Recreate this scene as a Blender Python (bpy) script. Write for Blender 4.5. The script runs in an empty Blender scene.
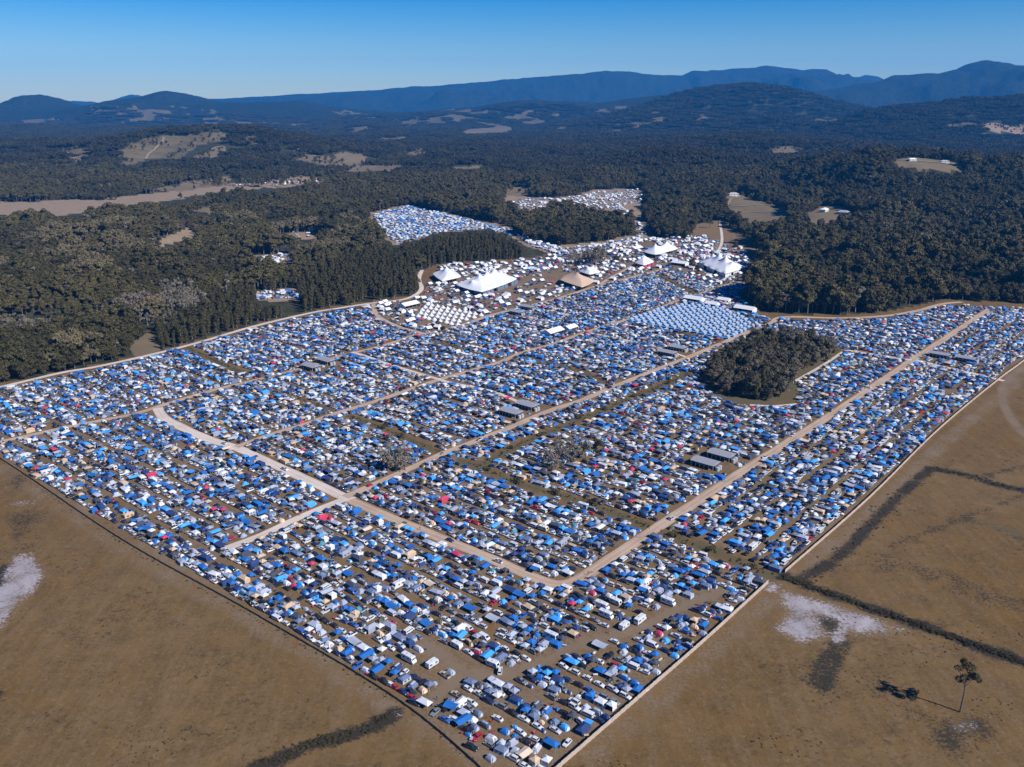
import bpy, math, random
import numpy as np
from mathutils import Vector, Matrix

random.seed(7)
RNG = np.random.default_rng(11)
SC = bpy.context.scene
COL = SC.collection
PI = math.pi

# ------------------------------------------------------------------ camera
HC, FPX, CX, CY = 180.0, 860.0, 512.0, 383.5
PITCH = math.atan((CY - 100.0) / FPX)
CP, SP = math.cos(PITCH), math.sin(PITCH)

cam_d = bpy.data.cameras.new('camera')
cam = bpy.data.objects.new('camera', cam_d)
COL.objects.link(cam)
cam.location = (0, 0, HC)
cam.rotation_euler = (PI / 2 - PITCH, 0, 0)
cam_d.sensor_fit = 'HORIZONTAL'
cam_d.sensor_width = 36.0
cam_d.lens = FPX * 36.0 / 1024.0
cam_d.clip_start = 1.0
cam_d.clip_end = 60000.0
SC.camera = cam


def proj(x, y, z=0.0):
    x, y, z = np.asarray(x, float), np.asarray(y, float), np.asarray(z, float) - HC
    zc = y * CP - z * SP
    zc = np.where(zc < 1, 1, zc)
    yc = y * SP + z * CP
    px = CX + FPX * x / zc
    py = CY - FPX * yc / zc
    return px, py


def ray(px, py):
    a = (px - CX) / FPX
    b = (CY - py) / FPX
    return np.array([a, CP + b * SP, -SP + b * CP])


def G(px, py, z=0.0):
    d = ray(px, py)
    t = (z - HC) / d[2]
    return np.array([d[0] * t, d[1] * t])


def GP(pts):
    return np.array([G(*p) for p in pts])


# ------------------------------------------------------------------ numeric helpers
def hash2(ix, iy, seed):
    n = (ix.astype(np.int64) * 374761393 + iy.astype(np.int64) * 668265263 + seed * 1442695041) & 0xFFFFFFFF
    n = ((n ^ (n >> 13)) * 1274126177) & 0xFFFFFFFF
    n = n ^ (n >> 16)
    return (n & 0xFFFFFF) / float(0xFFFFFF)


def vnoise(x, y, seed=0):
    ix, iy = np.floor(x), np.floor(y)
    fx, fy = x - ix, y - iy
    fx = fx * fx * (3 - 2 * fx)
    fy = fy * fy * (3 - 2 * fy)
    a = hash2(ix, iy, seed); b = hash2(ix + 1, iy, seed)
    c = hash2(ix, iy + 1, seed); d = hash2(ix + 1, iy + 1, seed)
    return (a * (1 - fx) + b * fx) * (1 - fy) + (c * (1 - fx) + d * fx) * fy


def fbm(x, y, scale, octs=4, seed=0):
    x = np.asarray(x, float) / scale; y = np.asarray(y, float) / scale
    s = 0; a = 0.5; tot = 0
    for o in range(octs):
        s = s + a * vnoise(x, y, seed + o * 17); tot += a
        x = x * 2.03 + 13.1; y = y * 2.03 + 7.7; a *= 0.5
    return s / tot


def sstep(a, b, x):
    t = np.clip((x - a) / (b - a), 0, 1)
    return t * t * (3 - 2 * t)


def inpoly(x, y, poly):
    x = np.asarray(x, float); y = np.asarray(y, float)
    r = np.zeros(x.shape, bool)
    n = len(poly)
    for i in range(n):
        x1, y1 = poly[i]; x2, y2 = poly[(i + 1) % n]
        if y1 == y2:
            continue
        c = ((y1 > y) != (y2 > y)) & (x < (x2 - x1) * (y - y1) / (y2 - y1) + x1)
        r ^= c
    return r


def dpoly(x, y, line, closed=False):
    x = np.asarray(x, float); y = np.asarray(y, float)
    best = np.full(x.shape, 1e18)
    pts = list(line) + ([line[0]] if closed else [])
    for (x1, y1), (x2, y2) in zip(pts[:-1], pts[1:]):
        dx, dy = x2 - x1, y2 - y1
        L = dx * dx + dy * dy + 1e-9
        t = np.clip(((x - x1) * dx + (y - y1) * dy) / L, 0, 1)
        best = np.minimum(best, (x - x1 - t * dx) ** 2 + (y - y1 - t * dy) ** 2)
    return np.sqrt(best)


def smooth_line(pts, step):
    """Catmull-Rom through ground points, resampled about every STEP metres."""
    P = [np.array(p, float) for p in pts]
    P = [2 * P[0] - P[1]] + P + [2 * P[-1] - P[-2]]
    out = []
    for i in range(1, len(P) - 2):
        p0, p1, p2, p3 = P[i - 1:i + 3]
        n = max(2, int(np.linalg.norm(p2 - p1) / step))
        for k in range(n):
            t = k / n
            out.append(0.5 * (2 * p1 + (p2 - p0) * t + (2 * p0 - 5 * p1 + 4 * p2 - p3) * t * t + (3 * p1 - p0 - 3 * p2 + p3) * t ** 3))
    out.append(P[-2])
    return np.array(out)


# ------------------------------------------------------------------ terrain
LEVEL_PX = [(-400, 440), (-120, 410), (0, 384), (100, 364), (158, 351), (255, 324), (330, 307), (372, 301), (413, 295), (420, 287), (413, 274), (438, 264), (530, 258), (548, 254), (530, 244), (560, 250), (600, 246), (640, 236), (688, 236), (722, 222), (745, 238), (762, 262), (756, 284), (748, 300), (760, 311), (790, 314), (840, 315), (883, 312), (915, 306), (945, 299), (1024, 304), (1300, 306), (2000, 330)]
LEVEL = np.concatenate([GP(LEVEL_PX), [[2500, -400], [-2500, -400]]])
RIDGES = []  # (D, Wfront, Wback, xs, zs)


def ridge(D, wf, wb, sil, drop=0.0):
    xs, zs = [], []
    for px, py in sil:
        d = ray(px, py)
        t = D / d[1]
        xs.append(d[0] * t)
        zs.append(max(0.0, HC + d[2] * t - drop))
    RIDGES.append((D, wf, wb, np.array(xs), np.array(zs)))


ridge(1700, 640, 500, [(760, 210), (800, 190), (830, 172), (862, 161), (900, 158), (960, 164), (1024, 163), (1100, 168), (1250, 190), (1400, 215)], 10)
ridge(2900, 900, 700, [(-200, 158), (-60, 150), (40, 146), (100, 143), (135, 139), (180, 133), (225, 131), (262, 133), (300, 143), (345, 150), (400, 155), (470, 165)], 8)
ridge(3300, 1100, 800, [(380, 160), (430, 152), (500, 151), (600, 146), (680, 139), (740, 137), (800, 140), (880, 146), (960, 148), (1100, 150)], 8)
ridge(4200, 1300, 1100, [(760, 143), (800, 134), (830, 124), (870, 112), (905, 106), (960, 101), (1024, 98), (1090, 92), (1200, 96), (1320, 120)], 8)
ridge(5600, 1600, 1200, [(520, 134), (580, 121), (640, 107), (680, 95), (712, 87), (745, 84), (775, 87), (800, 94), (840, 104), (890, 117), (940, 128)], 5)
ridge(7000, 1500, 1300, [(260, 122), (340, 116), (420, 112), (480, 107), (514, 101), (547, 101), (594, 104), (640, 98), (682, 93), (740, 94), (800, 100), (860, 110)], 0)
ridge(7700, 1700, 1500, [(-260, 118), (-100, 107), (-40, 108), (0, 111), (17, 108), (25, 100), (32, 96), (41, 95), (48, 97), (58, 104), (74, 107), (100, 105), (112, 101), (126, 99), (142, 98), (154, 94), (166, 91), (176, 92), (186, 97), (205, 102), (240, 103), (285, 102), (300, 101), (345, 109), (420, 115), (500, 118)], 0)
ridge(8800, 2000, 1500, [(700, 112), (760, 98), (800, 94), (842, 88), (866, 84), (884, 80), (893, 76), (915, 75), (940, 73), (958, 69), (968, 64), (984, 60), (1000, 62), (1012, 65), (1030, 66), (1080, 60), (1160, 70), (1300, 90)], 0)
ridge(12200, 2600, 1800, [(110, 108), (170, 103), (200, 100), (260, 97), (330, 93), (380, 90), (410, 87), (430, 87), (470, 83), (545, 76), (580, 74), (606, 71), (625, 72), (660, 75), (682, 76), (692, 71), (720, 70), (768, 66), (782, 68), (800, 70), (825, 70), (836, 75), (870, 80), (910, 88), (1000, 96)], 0)
ridge(13600, 1200, 1000, [(40, 108), (62, 103), (76, 101), (92, 102), (104, 105), (120, 98), (134, 94), (150, 98), (170, 104), (640, 110), (780, 92), (830, 80), (858, 76), (868, 74), (878, 77), (895, 84), (960, 100)], 0)


ridge(2350, 420, 380, [(400, 180), (450, 171), (500, 166), (545, 169), (600, 163), (650, 156), (700, 153), (750, 156), (800, 160), (850, 170)], 12)
ridge(2500, 380, 380, [(-260, 176), (-100, 168), (0, 166), (60, 170), (120, 166), (170, 170), (220, 162), (270, 164), (320, 172), (360, 178)], 12)
ridge(4600, 800, 700, [(280, 150), (340, 139), (400, 137), (450, 131), (500, 136), (545, 134), (600, 130), (650, 134), (700, 140)], 8)
ridge(5000, 900, 700, [(-200, 135), (-60, 128), (30, 126), (70, 130), (130, 127), (200, 131), (250, 126), (310, 131), (370, 127), (430, 136)], 5)
FLATS = [GP(p) for p in ([(360, 214), (408, 203), (440, 210), (470, 217), (514, 229), (518, 227), (530, 236), (562, 245), (536, 250), (516, 237), (487, 229), (441, 232), (395, 247), (380, 236)], [(498, 207), (506, 196), (560, 198), (596, 190), (640, 189), (646, 202), (640, 212), (654, 236), (640, 239), (560, 250), (510, 235)],
                         [(-120, 214), (0, 203), (100, 199), (180, 191), (235, 184), (238, 191), (190, 197), (110, 209), (0, 219), (-120, 224)], [(242, 256), (290, 254), (296, 262), (250, 266)], [(254, 292), (296, 289), (302, 300), (258, 302)], [(272, 236), (318, 231), (322, 238), (276, 243)], [(220, 190), (224, 184), (330, 176), (342, 182)])]


def terrain(x, y):
    x, y = np.broadcast_arrays(np.asarray(x, float), np.asarray(y, float))
    h = np.zeros(np.broadcast(x, y).shape)
    n1 = fbm(x, y, 700, 5, 3)
    n2 = fbm(x, y, 160, 3, 9)
    for k, (D, wf, wb, xs, zs) in enumerate(RIDGES):
        near = np.abs(y - D) < max(wf, wb)
        if not np.any(near):
            continue
        crest = np.interp(x, xs, zs, left=0, right=0)
        edge = sstep(xs[0] - 1, xs[0] + 0.03 * D, x) * sstep(-xs[-1] - 1, -xs[-1] + 0.03 * D, -x)
        d = np.where(y < D, (D - y) / wf, (y - D) / wb)
        d = np.clip(d + (n1 - 0.5) * 1.1 * np.clip(d * 1.6, 0, 1) * np.clip((1 - d) * 3, 0, 1), 0, 1)
        f = (1 - d * d) ** 2 * 0.45 + (1 - d) * 0.55 * (1 - d * d)
        z = crest * edge * f
        z = z * (1 + (n2 - 0.5) * 0.36 * np.clip(d * 3, 0, 1))
        z = z + crest * 0.02 * (n2 - 0.5) * (1 - d)
        h = np.maximum(h, z)
    und = sstep(2100, 3200, np.hypot(x, y))
    far_ = (np.abs(x) < y * 1.3 + 100) & (y > 700) & (y < 4200)
    if np.any(far_):
        xf, yf = x[far_], y[far_]
        dd = np.where(inpoly(xf, yf, LEVEL), 0, dpoly(xf, yf, LEVEL, True))
        for q in FLATS:
            dd = np.minimum(dd, np.where(inpoly(xf, yf, q), 0, dpoly(xf, yf, q, True)))
        lump = np.zeros(h.shape)
        lump[far_] = sstep(25, 170, dd) * 34 * np.clip(fbm(xf, yf, 190, 3, 131) - .26, 0, 1)
        h = h + lump
    h = h + und * 16 * np.clip(n1 - 0.25, 0, 1) + und * 6 * n2
    return h


def hit(px, py):
    d = ray(px, py)
    ts = 100.0 * 1.004 ** np.arange(1285)
    P = np.array([0, 0, HC])[None, :] + d[None, :] * ts[:, None]
    below = np.nonzero(P[:, 2] < terrain(P[:, 0], P[:, 1]))[0]
    return P[below[0]] if len(below) else P[-1]


# ------------------------------------------------------------------ materials
MATS = {}


def new_mat(name):
    m = bpy.data.materials.new(name)
    m.use_nodes = True
    nt = m.node_tree
    b = nt.nodes['Principled BSDF']
    return m, nt, b


def plain(name, col, rough=0.7, spec=0.3, metal=0.0, var=0.08, scale=1.5, coat=0.0):
    if name in MATS:
        return MATS[name]
    m, nt, b = new_mat(name)
    tc = nt.nodes.new('ShaderNodeTexCoord')
    nz = nt.nodes.new('ShaderNodeTexNoise'); nz.inputs['Scale'].default_value = scale; nz.inputs['Detail'].default_value = 3
    nt.links.new(tc.outputs['Object'], nz.inputs['Vector'])
    mr = nt.nodes.new('ShaderNodeMapRange')
    mr.inputs['To Min'].default_value = 1 - var; mr.inputs['To Max'].default_value = 1 + var
    nt.links.new(nz.outputs['Fac'], mr.inputs['Value'])
    mx = nt.nodes.new('ShaderNodeVectorMath'); mx.operation = 'SCALE'
    mx.inputs[0].default_value = col[:3]
    nt.links.new(mr.outputs['Result'], mx.inputs['Scale'])
    nt.links.new(mx.outputs['Vector'], b.inputs['Base Color'])
    b.inputs['Roughness'].default_value = rough
    b.inputs['Specular IOR Level'].default_value = spec
    b.inputs['Metallic'].default_value = metal
    b.inputs['Coat Weight'].default_value = coat
    MATS[name] = m
    return m


FAB = {
    'white': (.52, .54, .58), 'mist': (.235, .30, .41), 'cream': (.52, .43, .34), 'silver': (.32, .355, .43), 'grey': (.24, .27, .34),
    'charcoal': (.05, .058, .08), 'navy': (.022, .045, .135), 'blue': (.018, .115, .36), 'azure': (.05, .28, .66),
    'teal': (.05, .19, .26), 'beige': (.44, .33, .235), 'red': (.42, .04, .09), 'olive': (.085, .085, .055), 'black': (.018, .02, .026),
    'slate': (.11, .145, .23),
}


def fabric(c):
    return plain('fabric_' + c, FAB[c], 0.8, 0.15, var=0.14, scale=0.9)


CARC = {'white': (.53, .55, .57), 'silver': (.42, .45, .50), 'grey': (.16, .175, .20), 'black': (.016, .018, .022),
        'navy': (.018, .032, .09), 'blue': (.03, .10, .34), 'red': (.36, .02, .03), 'beige': (.40, .34, .26), 'cream': (.62, .55, .45), 'teal': (.03, .14, .17)}


def paint(c):
    return plain('paint_' + c, CARC[c], 0.28, 0.5, var=0.03, coat=0.5)


GLASS = plain('car_glass', (.012, .016, .024), 0.06, 0.6, var=0.02)
TYRE = plain('tyre_rubber', (.018, .018, .02), 0.9)
RIM = plain('rim_alloy', (.35, .36, .38), 0.35, 0.5, 0.8)
LAMP = plain('head_lamp_lens', (.7, .72, .75), 0.1, 0.5)
TAIL = plain('tail_lamp_lens', (.25, .01, .01), 0.2, 0.5)
TRIM = plain('dark_trim', (.03, .03, .035), 0.6)
STEEL = plain('white_steel', (.5, .52, .55), 0.4, 0.5, 0.4)
VINYL = plain('white_vinyl', (.58, .59, .61), 0.55, 0.3, var=0.05, scale=0.25)
WOODPOST = plain('timber_post', (.16, .12, .085), 0.85)
ROOFGREY = plain('shed_roof_sheet', (.27, .275, .30), 0.5, 0.35, 0.1, var=0.12, scale=0.8)
SHEDWALL = plain('shed_wall', (.07, .075, .085), 0.8, var=0.15)
TAN = plain('tan_canvas', (.45, .325, .235), 0.85, var=0.06, scale=0.15)
BANNER = plain('banner_cloth', (.36, .285, .23), 0.8, var=0.18, scale=0.35)
MESHDARK = plain('shade_cloth', (.11, .10, .075), 0.9, var=0.3, scale=0.4)
BARK = plain('bark', (.12, .10, .085), 0.9, var=0.3, scale=3)
PALEBARK = plain('pale_bark', (.22, .20, .185), 0.9, var=0.2, scale=3)
SKIN = plain('skin', (.42, .26, .19), 0.6)
HAIR = plain('hair', (.04, .025, .018), 0.7)
BRICK = plain('house_wall', (.55, .52, .48), 0.8)


def ramp_mix(nt, fac, a, b):
    mx = nt.nodes.new('ShaderNodeMix'); mx.data_type = 'RGBA'
    nt.links.new(fac, mx.inputs['Factor'])
    for s, v in ((mx.inputs[6], a), (mx.inputs[7], b)):
        if isinstance(v, tuple):
            s.default_value = (*v, 1)
        else:
            nt.links.new(v, s)
    return mx.outputs[2]


def noise(nt, scale, detail=4, rough=0.55, vec=None, dist=0.0):
    n = nt.nodes.new('ShaderNodeTexNoise')
    n.inputs['Scale'].default_value = scale; n.inputs['Detail'].default_value = detail
    n.inputs['Roughness'].default_value = rough; n.inputs['Distortion'].default_value = dist
    if vec is not None:
        nt.links.new(vec, n.inputs['Vector'])
    return n.outputs['Fac']


def mrange(nt, v, a, b, c=0.0, d=1.0):
    m = nt.nodes.new('ShaderNodeMapRange')
    m.inputs['From Min'].default_value = a; m.inputs['From Max'].default_value = b
    m.inputs['To Min'].default_value = c; m.inputs['To Max'].default_value = d
    nt.links.new(v, m.inputs['Value'])
    return m.outputs['Result']


def math2(nt, op, a, b):
    m = nt.nodes.new('ShaderNodeMath'); m.operation = op
    for i, v in enumerate((a, b)):
        if isinstance(v, (int, float)):
            m.inputs[i].default_value = v
        else:
            nt.links.new(v, m.inputs[i])
    return m.outputs[0]


def attr(nt, name):
    a = nt.nodes.new('ShaderNodeAttribute'); a.attribute_name = name
    return a.outputs['Fac']


def ground_material():
    m, nt, b = new_mat('dry_paddock')
    geo = nt.nodes.new('ShaderNodeNewGeometry').outputs['Position']
    n_big = noise(nt, 0.012, 5, 0.6, geo)
    n_mid = noise(nt, 0.09, 5, 0.65, geo, 0.4)
    n_fine = noise(nt, 0.9, 5, 0.75, geo)
    # stretched mowing streaks
    mp = nt.nodes.new('ShaderNodeMapping'); mp.inputs['Scale'].default_value = (0.32, 0.035, 0.3); mp.inputs['Rotation'].default_value = (0, 0, math.radians(52))
    nt.links.new(geo, mp.inputs['Vector'])
    n_str = noise(nt, 1.0, 4, 0.6, mp.outputs['Vector'])
    brown = ramp_mix(nt, mrange(nt, n_big, .35, .65), (.120, .067, .019), (.144, .091, .039))
    brown = ramp_mix(nt, mrange(nt, n_mid, .35, .72, 0, .75), brown, (.082, .053, .023))
    brown = ramp_mix(nt, mrange(nt, n_str, .45, .75, 0, .45), brown, (.165, .115, .068))
    tuft = mrange(nt, n_fine, .52, .66, 0, 1)
    tuft = math2(nt, 'MULTIPLY', tuft, mrange(nt, n_mid, .40, .60, .25, .9))
    brown = ramp_mix(nt, tuft, brown, (.042, .033, .016))
    pale_ = math2(nt, 'MULTIPLY', mrange(nt, noise(nt, 0.5, 5, .8, geo, .3), .52, .68), .55)
    brown = ramp_mix(nt, pale_, brown, (.190, .132, .080))
    spk = math2(nt, 'MULTIPLY', mrange(nt, noise(nt, 0.33, 6, .85, geo), .54, .60), mrange(nt, noise(nt, 0.03, 3, .6, geo), .48, .62))
    brown = ramp_mix(nt, math2(nt, 'MULTIPLY', spk, .8), brown, (.030, .025, .014))
    bare = ramp_mix(nt, n_mid, (.140, .100, .066), (.172, .128, .088))
    edge = math2(nt, 'ADD', math2(nt, 'MULTIPLY', math2(nt, 'SUBTRACT', n_mid, .5), 1.3), math2(nt, 'MULTIPLY', math2(nt, 'SUBTRACT', n_fine, .5), 2.2))

    def masked(name, base, col, a=.35, c=.65, k=1.0):
        f = mrange(nt, math2(nt, 'ADD', attr(nt, name), math2(nt, 'MULTIPLY', edge, k)), a, c)
        f = math2(nt, 'MULTIPLY', f, mrange(nt, attr(nt, name), .02, .2))
        return ramp_mix(nt, f, base, col)
    col = masked('worn', brown, bare, .3, .8)
    col = masked('green', col, (.085, .072, .038), .3, .8)
    col = masked('wet', col, (.030, .026, .019), .3, .7)
    sandc = ramp_mix(nt, mrange(nt, math2(nt, 'ADD', n_mid, math2(nt, 'MULTIPLY', n_fine, .5)), .5, .95), (.13, .113, .115), (.32, .295, .31))
    col = masked('sand', col, sandc, .35, .8, 1.5)
    # pasture on the hills and forest cover further out
    past = ramp_mix(nt, mrange(nt, n_big, .3, .7), (.135, .105, .058), (.085, .074, .038))
    past = ramp_mix(nt, mrange(nt, noise(nt, 0.045, 5, .7, geo), .42, .68, 0, .8), past, (.045, .042, .022))
    col = ramp_mix(nt, attr(nt, 'pasture'), col, past)
    col = ramp_mix(nt, math2(nt, 'MULTIPLY', attr(nt, 'straw'), mrange(nt, n_mid, .25, .6, .55, 1)), col, (.235, .172, .118))
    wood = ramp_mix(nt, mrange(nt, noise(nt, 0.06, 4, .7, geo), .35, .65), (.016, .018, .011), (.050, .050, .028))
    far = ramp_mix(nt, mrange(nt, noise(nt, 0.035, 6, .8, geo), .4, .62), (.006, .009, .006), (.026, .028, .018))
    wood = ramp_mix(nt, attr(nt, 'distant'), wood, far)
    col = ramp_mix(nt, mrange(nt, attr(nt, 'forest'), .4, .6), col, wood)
    nt.links.new(col, b.inputs['Base Color'])
    b.inputs['Roughness'].default_value = 0.95
    b.inputs['Specular IOR Level'].default_value = 0.08
    bp = nt.nodes.new('ShaderNodeBump'); bp.inputs['Strength'].default_value = 0.35; bp.inputs['Distance'].default_value = 0.25
    nt.links.new(n_fine, bp.inputs['Height'])
    bp2 = nt.nodes.new('ShaderNodeBump'); bp2.inputs['Distance'].default_value = 9.0
    nt.links.new(math2(nt, 'MULTIPLY', attr(nt, 'distant'), .9), bp2.inputs['Strength'])
    nt.links.new(noise(nt, 0.03, 6, .75, geo), bp2.inputs['Height'])
    nt.links.new(bp.outputs['Normal'], bp2.inputs['Normal'])
    nt.links.new(bp2.outputs['Normal'], b.inputs['Normal'])
    return m


def road_material(name, c1, c2, c3):
    m, nt, b = new_mat(name)
    geo = nt.nodes.new('ShaderNodeNewGeometry').outputs['Position']
    col = ramp_mix(nt, mrange(nt, noise(nt, 0.05, 4, .6, geo), .4, .6), c1, c2)
    u = attr(nt, 'across')
    t1 = mrange(nt, math2(nt, 'ABSOLUTE', math2(nt, 'SUBTRACT', math2(nt, 'ABSOLUTE', u, 0), .42), 0), .05, .22, 1, 0)
    t1 = math2(nt, 'MULTIPLY', t1, mrange(nt, noise(nt, 0.25, 4, .7, geo), .3, .6, .2, 1))
    col = ramp_mix(nt, math2(nt, 'MULTIPLY', t1, .7), col, c3)
    col = ramp_mix(nt, mrange(nt, noise(nt, 1.2, 4, .75, geo), .5, .8, 0, .5), col, tuple(v * .6 for v in c1))
    nt.links.new(col, b.inputs['Base Color'])
    b.inputs['Roughness'].default_value = 0.95
    b.inputs['Specular IOR Level'].default_value = 0.1
    return m


def leaf_material(name, c1, c2, hue=0.5):
    m, nt, b = new_mat(name)
    oi = nt.nodes.new('ShaderNodeObjectInfo')
    geo = nt.nodes.new('ShaderNodeNewGeometry')
    tc = nt.nodes.new('ShaderNodeTexCoord')
    n = noise(nt, 0.35, 3, .6, tc.outputs['Object'])
    f = math2(nt, 'ADD', math2(nt, 'MULTIPLY', oi.outputs['Random'], .75), math2(nt, 'MULTIPLY', n, .35))
    col = ramp_mix(nt, f, c1, c2)
    f2 = mrange(nt, geo.outputs['Random Per Island'], 0, 1, .87, 1.15)
    vm = nt.nodes.new('ShaderNodeVectorMath'); vm.operation = 'SCALE'
    nt.links.new(col, vm.inputs[0]); nt.links.new(f2, vm.inputs['Scale'])
    nt.links.new(vm.outputs['Vector'], b.inputs['Base Color'])
    b.inputs['Roughness'].default_value = 0.75
    b.inputs['Specular IOR Level'].default_value = 0.12
    return m


LEAF_OLIVE = leaf_material('leaf_olive', (.042, .037, .014), (.086, .072, .028))
LEAF_DARK = leaf_material('leaf_dark', (.029, .027, .011), (.062, .053, .021))
LEAF_FAR = leaf_material('leaf_far', (.017, .017, .008), (.042, .036, .016))
LEAF_FAR2 = leaf_material('leaf_far_olive', (.028, .025, .011), (.060, .050, .021))
LEAF_ISLE = leaf_material('leaf_isle', (.052, .046, .029), (.098, .085, .056))
LEAF_GREY = leaf_material('leaf_grey', (.095, .082, .062), (.165, .142, .110))
LEAF_RUST = leaf_material('leaf_rust', (.085, .074, .038), (.130, .104, .056))
LEAF_REED = leaf_material('leaf_reed', (.024, .022, .012), (.065, .05, .028))


# ------------------------------------------------------------------ mesh builder
class MB:
    def __init__(self):
        self.v, self.f, self.m, self.mats = [], [], [], []

    def mi(self, mat):
        if mat not in self.mats:
            self.mats.append(mat)
        return self.mats.index(mat)

    def add(self, verts, faces, mat):
        o = len(self.v); k = self.mi(mat)
        self.v += [tuple(p) for p in verts]
        for f in faces:
            self.f.append(tuple(i + o for i in f)); self.m.append(k)

    def join(self, other):
        o = len(self.v)
        self.v += other.v
        for f, k in zip(other.f, other.m):
            self.f.append(tuple(i + o for i in f)); self.m.append(self.mi(other.mats[k]))

    def box(self, x0, x1, y0, y1, z0, z1, mat, taper=0.0):
        t = taper
        self.add([(x0, y0, z0), (x1, y0, z0), (x1, y1, z0), (x0, y1, z0),
                  (x0 + t, y0 + t, z1), (x1 - t, y0 + t, z1), (x1 - t, y1 - t, z1), (x0 + t, y1 - t, z1)],
                 [(3, 2, 1, 0), (4, 5, 6, 7), (0, 1, 5, 4), (1, 2, 6, 5), (2, 3, 7, 6), (3, 0, 4, 7)], mat)

    def tube(self, a, b, r0, r1, mat, n=6, cap=True):
        a, b = Vector(a), Vector(b)
        d = (b - a).normalized()
        s = d.orthogonal().normalized(); t = d.cross(s)
        vs = []
        for p, r in ((a, r0), (b, r1)):
            for k in range(n):
                g = 2 * PI * k / n
                vs.append(tuple(p + (s * math.cos(g) + t * math.sin(g)) * r))
        fs = [(k, (k + 1) % n, n + (k + 1) % n, n + k) for k in range(n)]
        if cap:
            fs += [tuple(range(n - 1, -1, -1)), tuple(range(n, 2 * n))]
        self.add(vs, fs, mat)

    def rings(self, rings, mat, caps=True, closed=True):
        n = len(rings[0]); vs = [p for r in rings for p in r]; fs = []
        for i in range(len(rings) - 1):
            for k in range(n if closed else n - 1):
                fs.append((i * n + k, i * n + (k + 1) % n, (i + 1) * n + (k + 1) % n, (i + 1) * n + k))
        if caps:
            fs.append(tuple(range(n - 1, -1, -1))); fs.append(tuple(range((len(rings) - 1) * n, len(rings) * n)))
        self.add(vs, fs, mat)

    def quad(self, a, b, c, d, mat):
        self.add([a, b, c, d], [(0, 1, 2, 3)], mat)

    def mesh(self, name):
        me = bpy.data.meshes.new(name)
        me.from_pydata(self.v, [], self.f)
        for m in self.mats:
            me.materials.append(m)
        me.polygons.foreach_set('material_index', self.m)
        me.update()
        return me


def props(o, label=None, cat=None, group=None, kind=None):
    if label: o['label'] = label
    if cat: o['category'] = cat
    if group: o['group'] = group
    if kind: o['kind'] = kind
    return o


def link(name, data, loc=(0, 0, 0), rz=0.0, scale=1.0, parent=None):
    o = bpy.data.objects.new(name, data)
    COL.objects.link(o)
    o.location = loc
    o.rotation_euler = (0, 0, rz)
    if scale != 1.0:
        o.scale = (scale, scale, scale)
    if parent is not None:
        o.parent = parent
    return o


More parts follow.
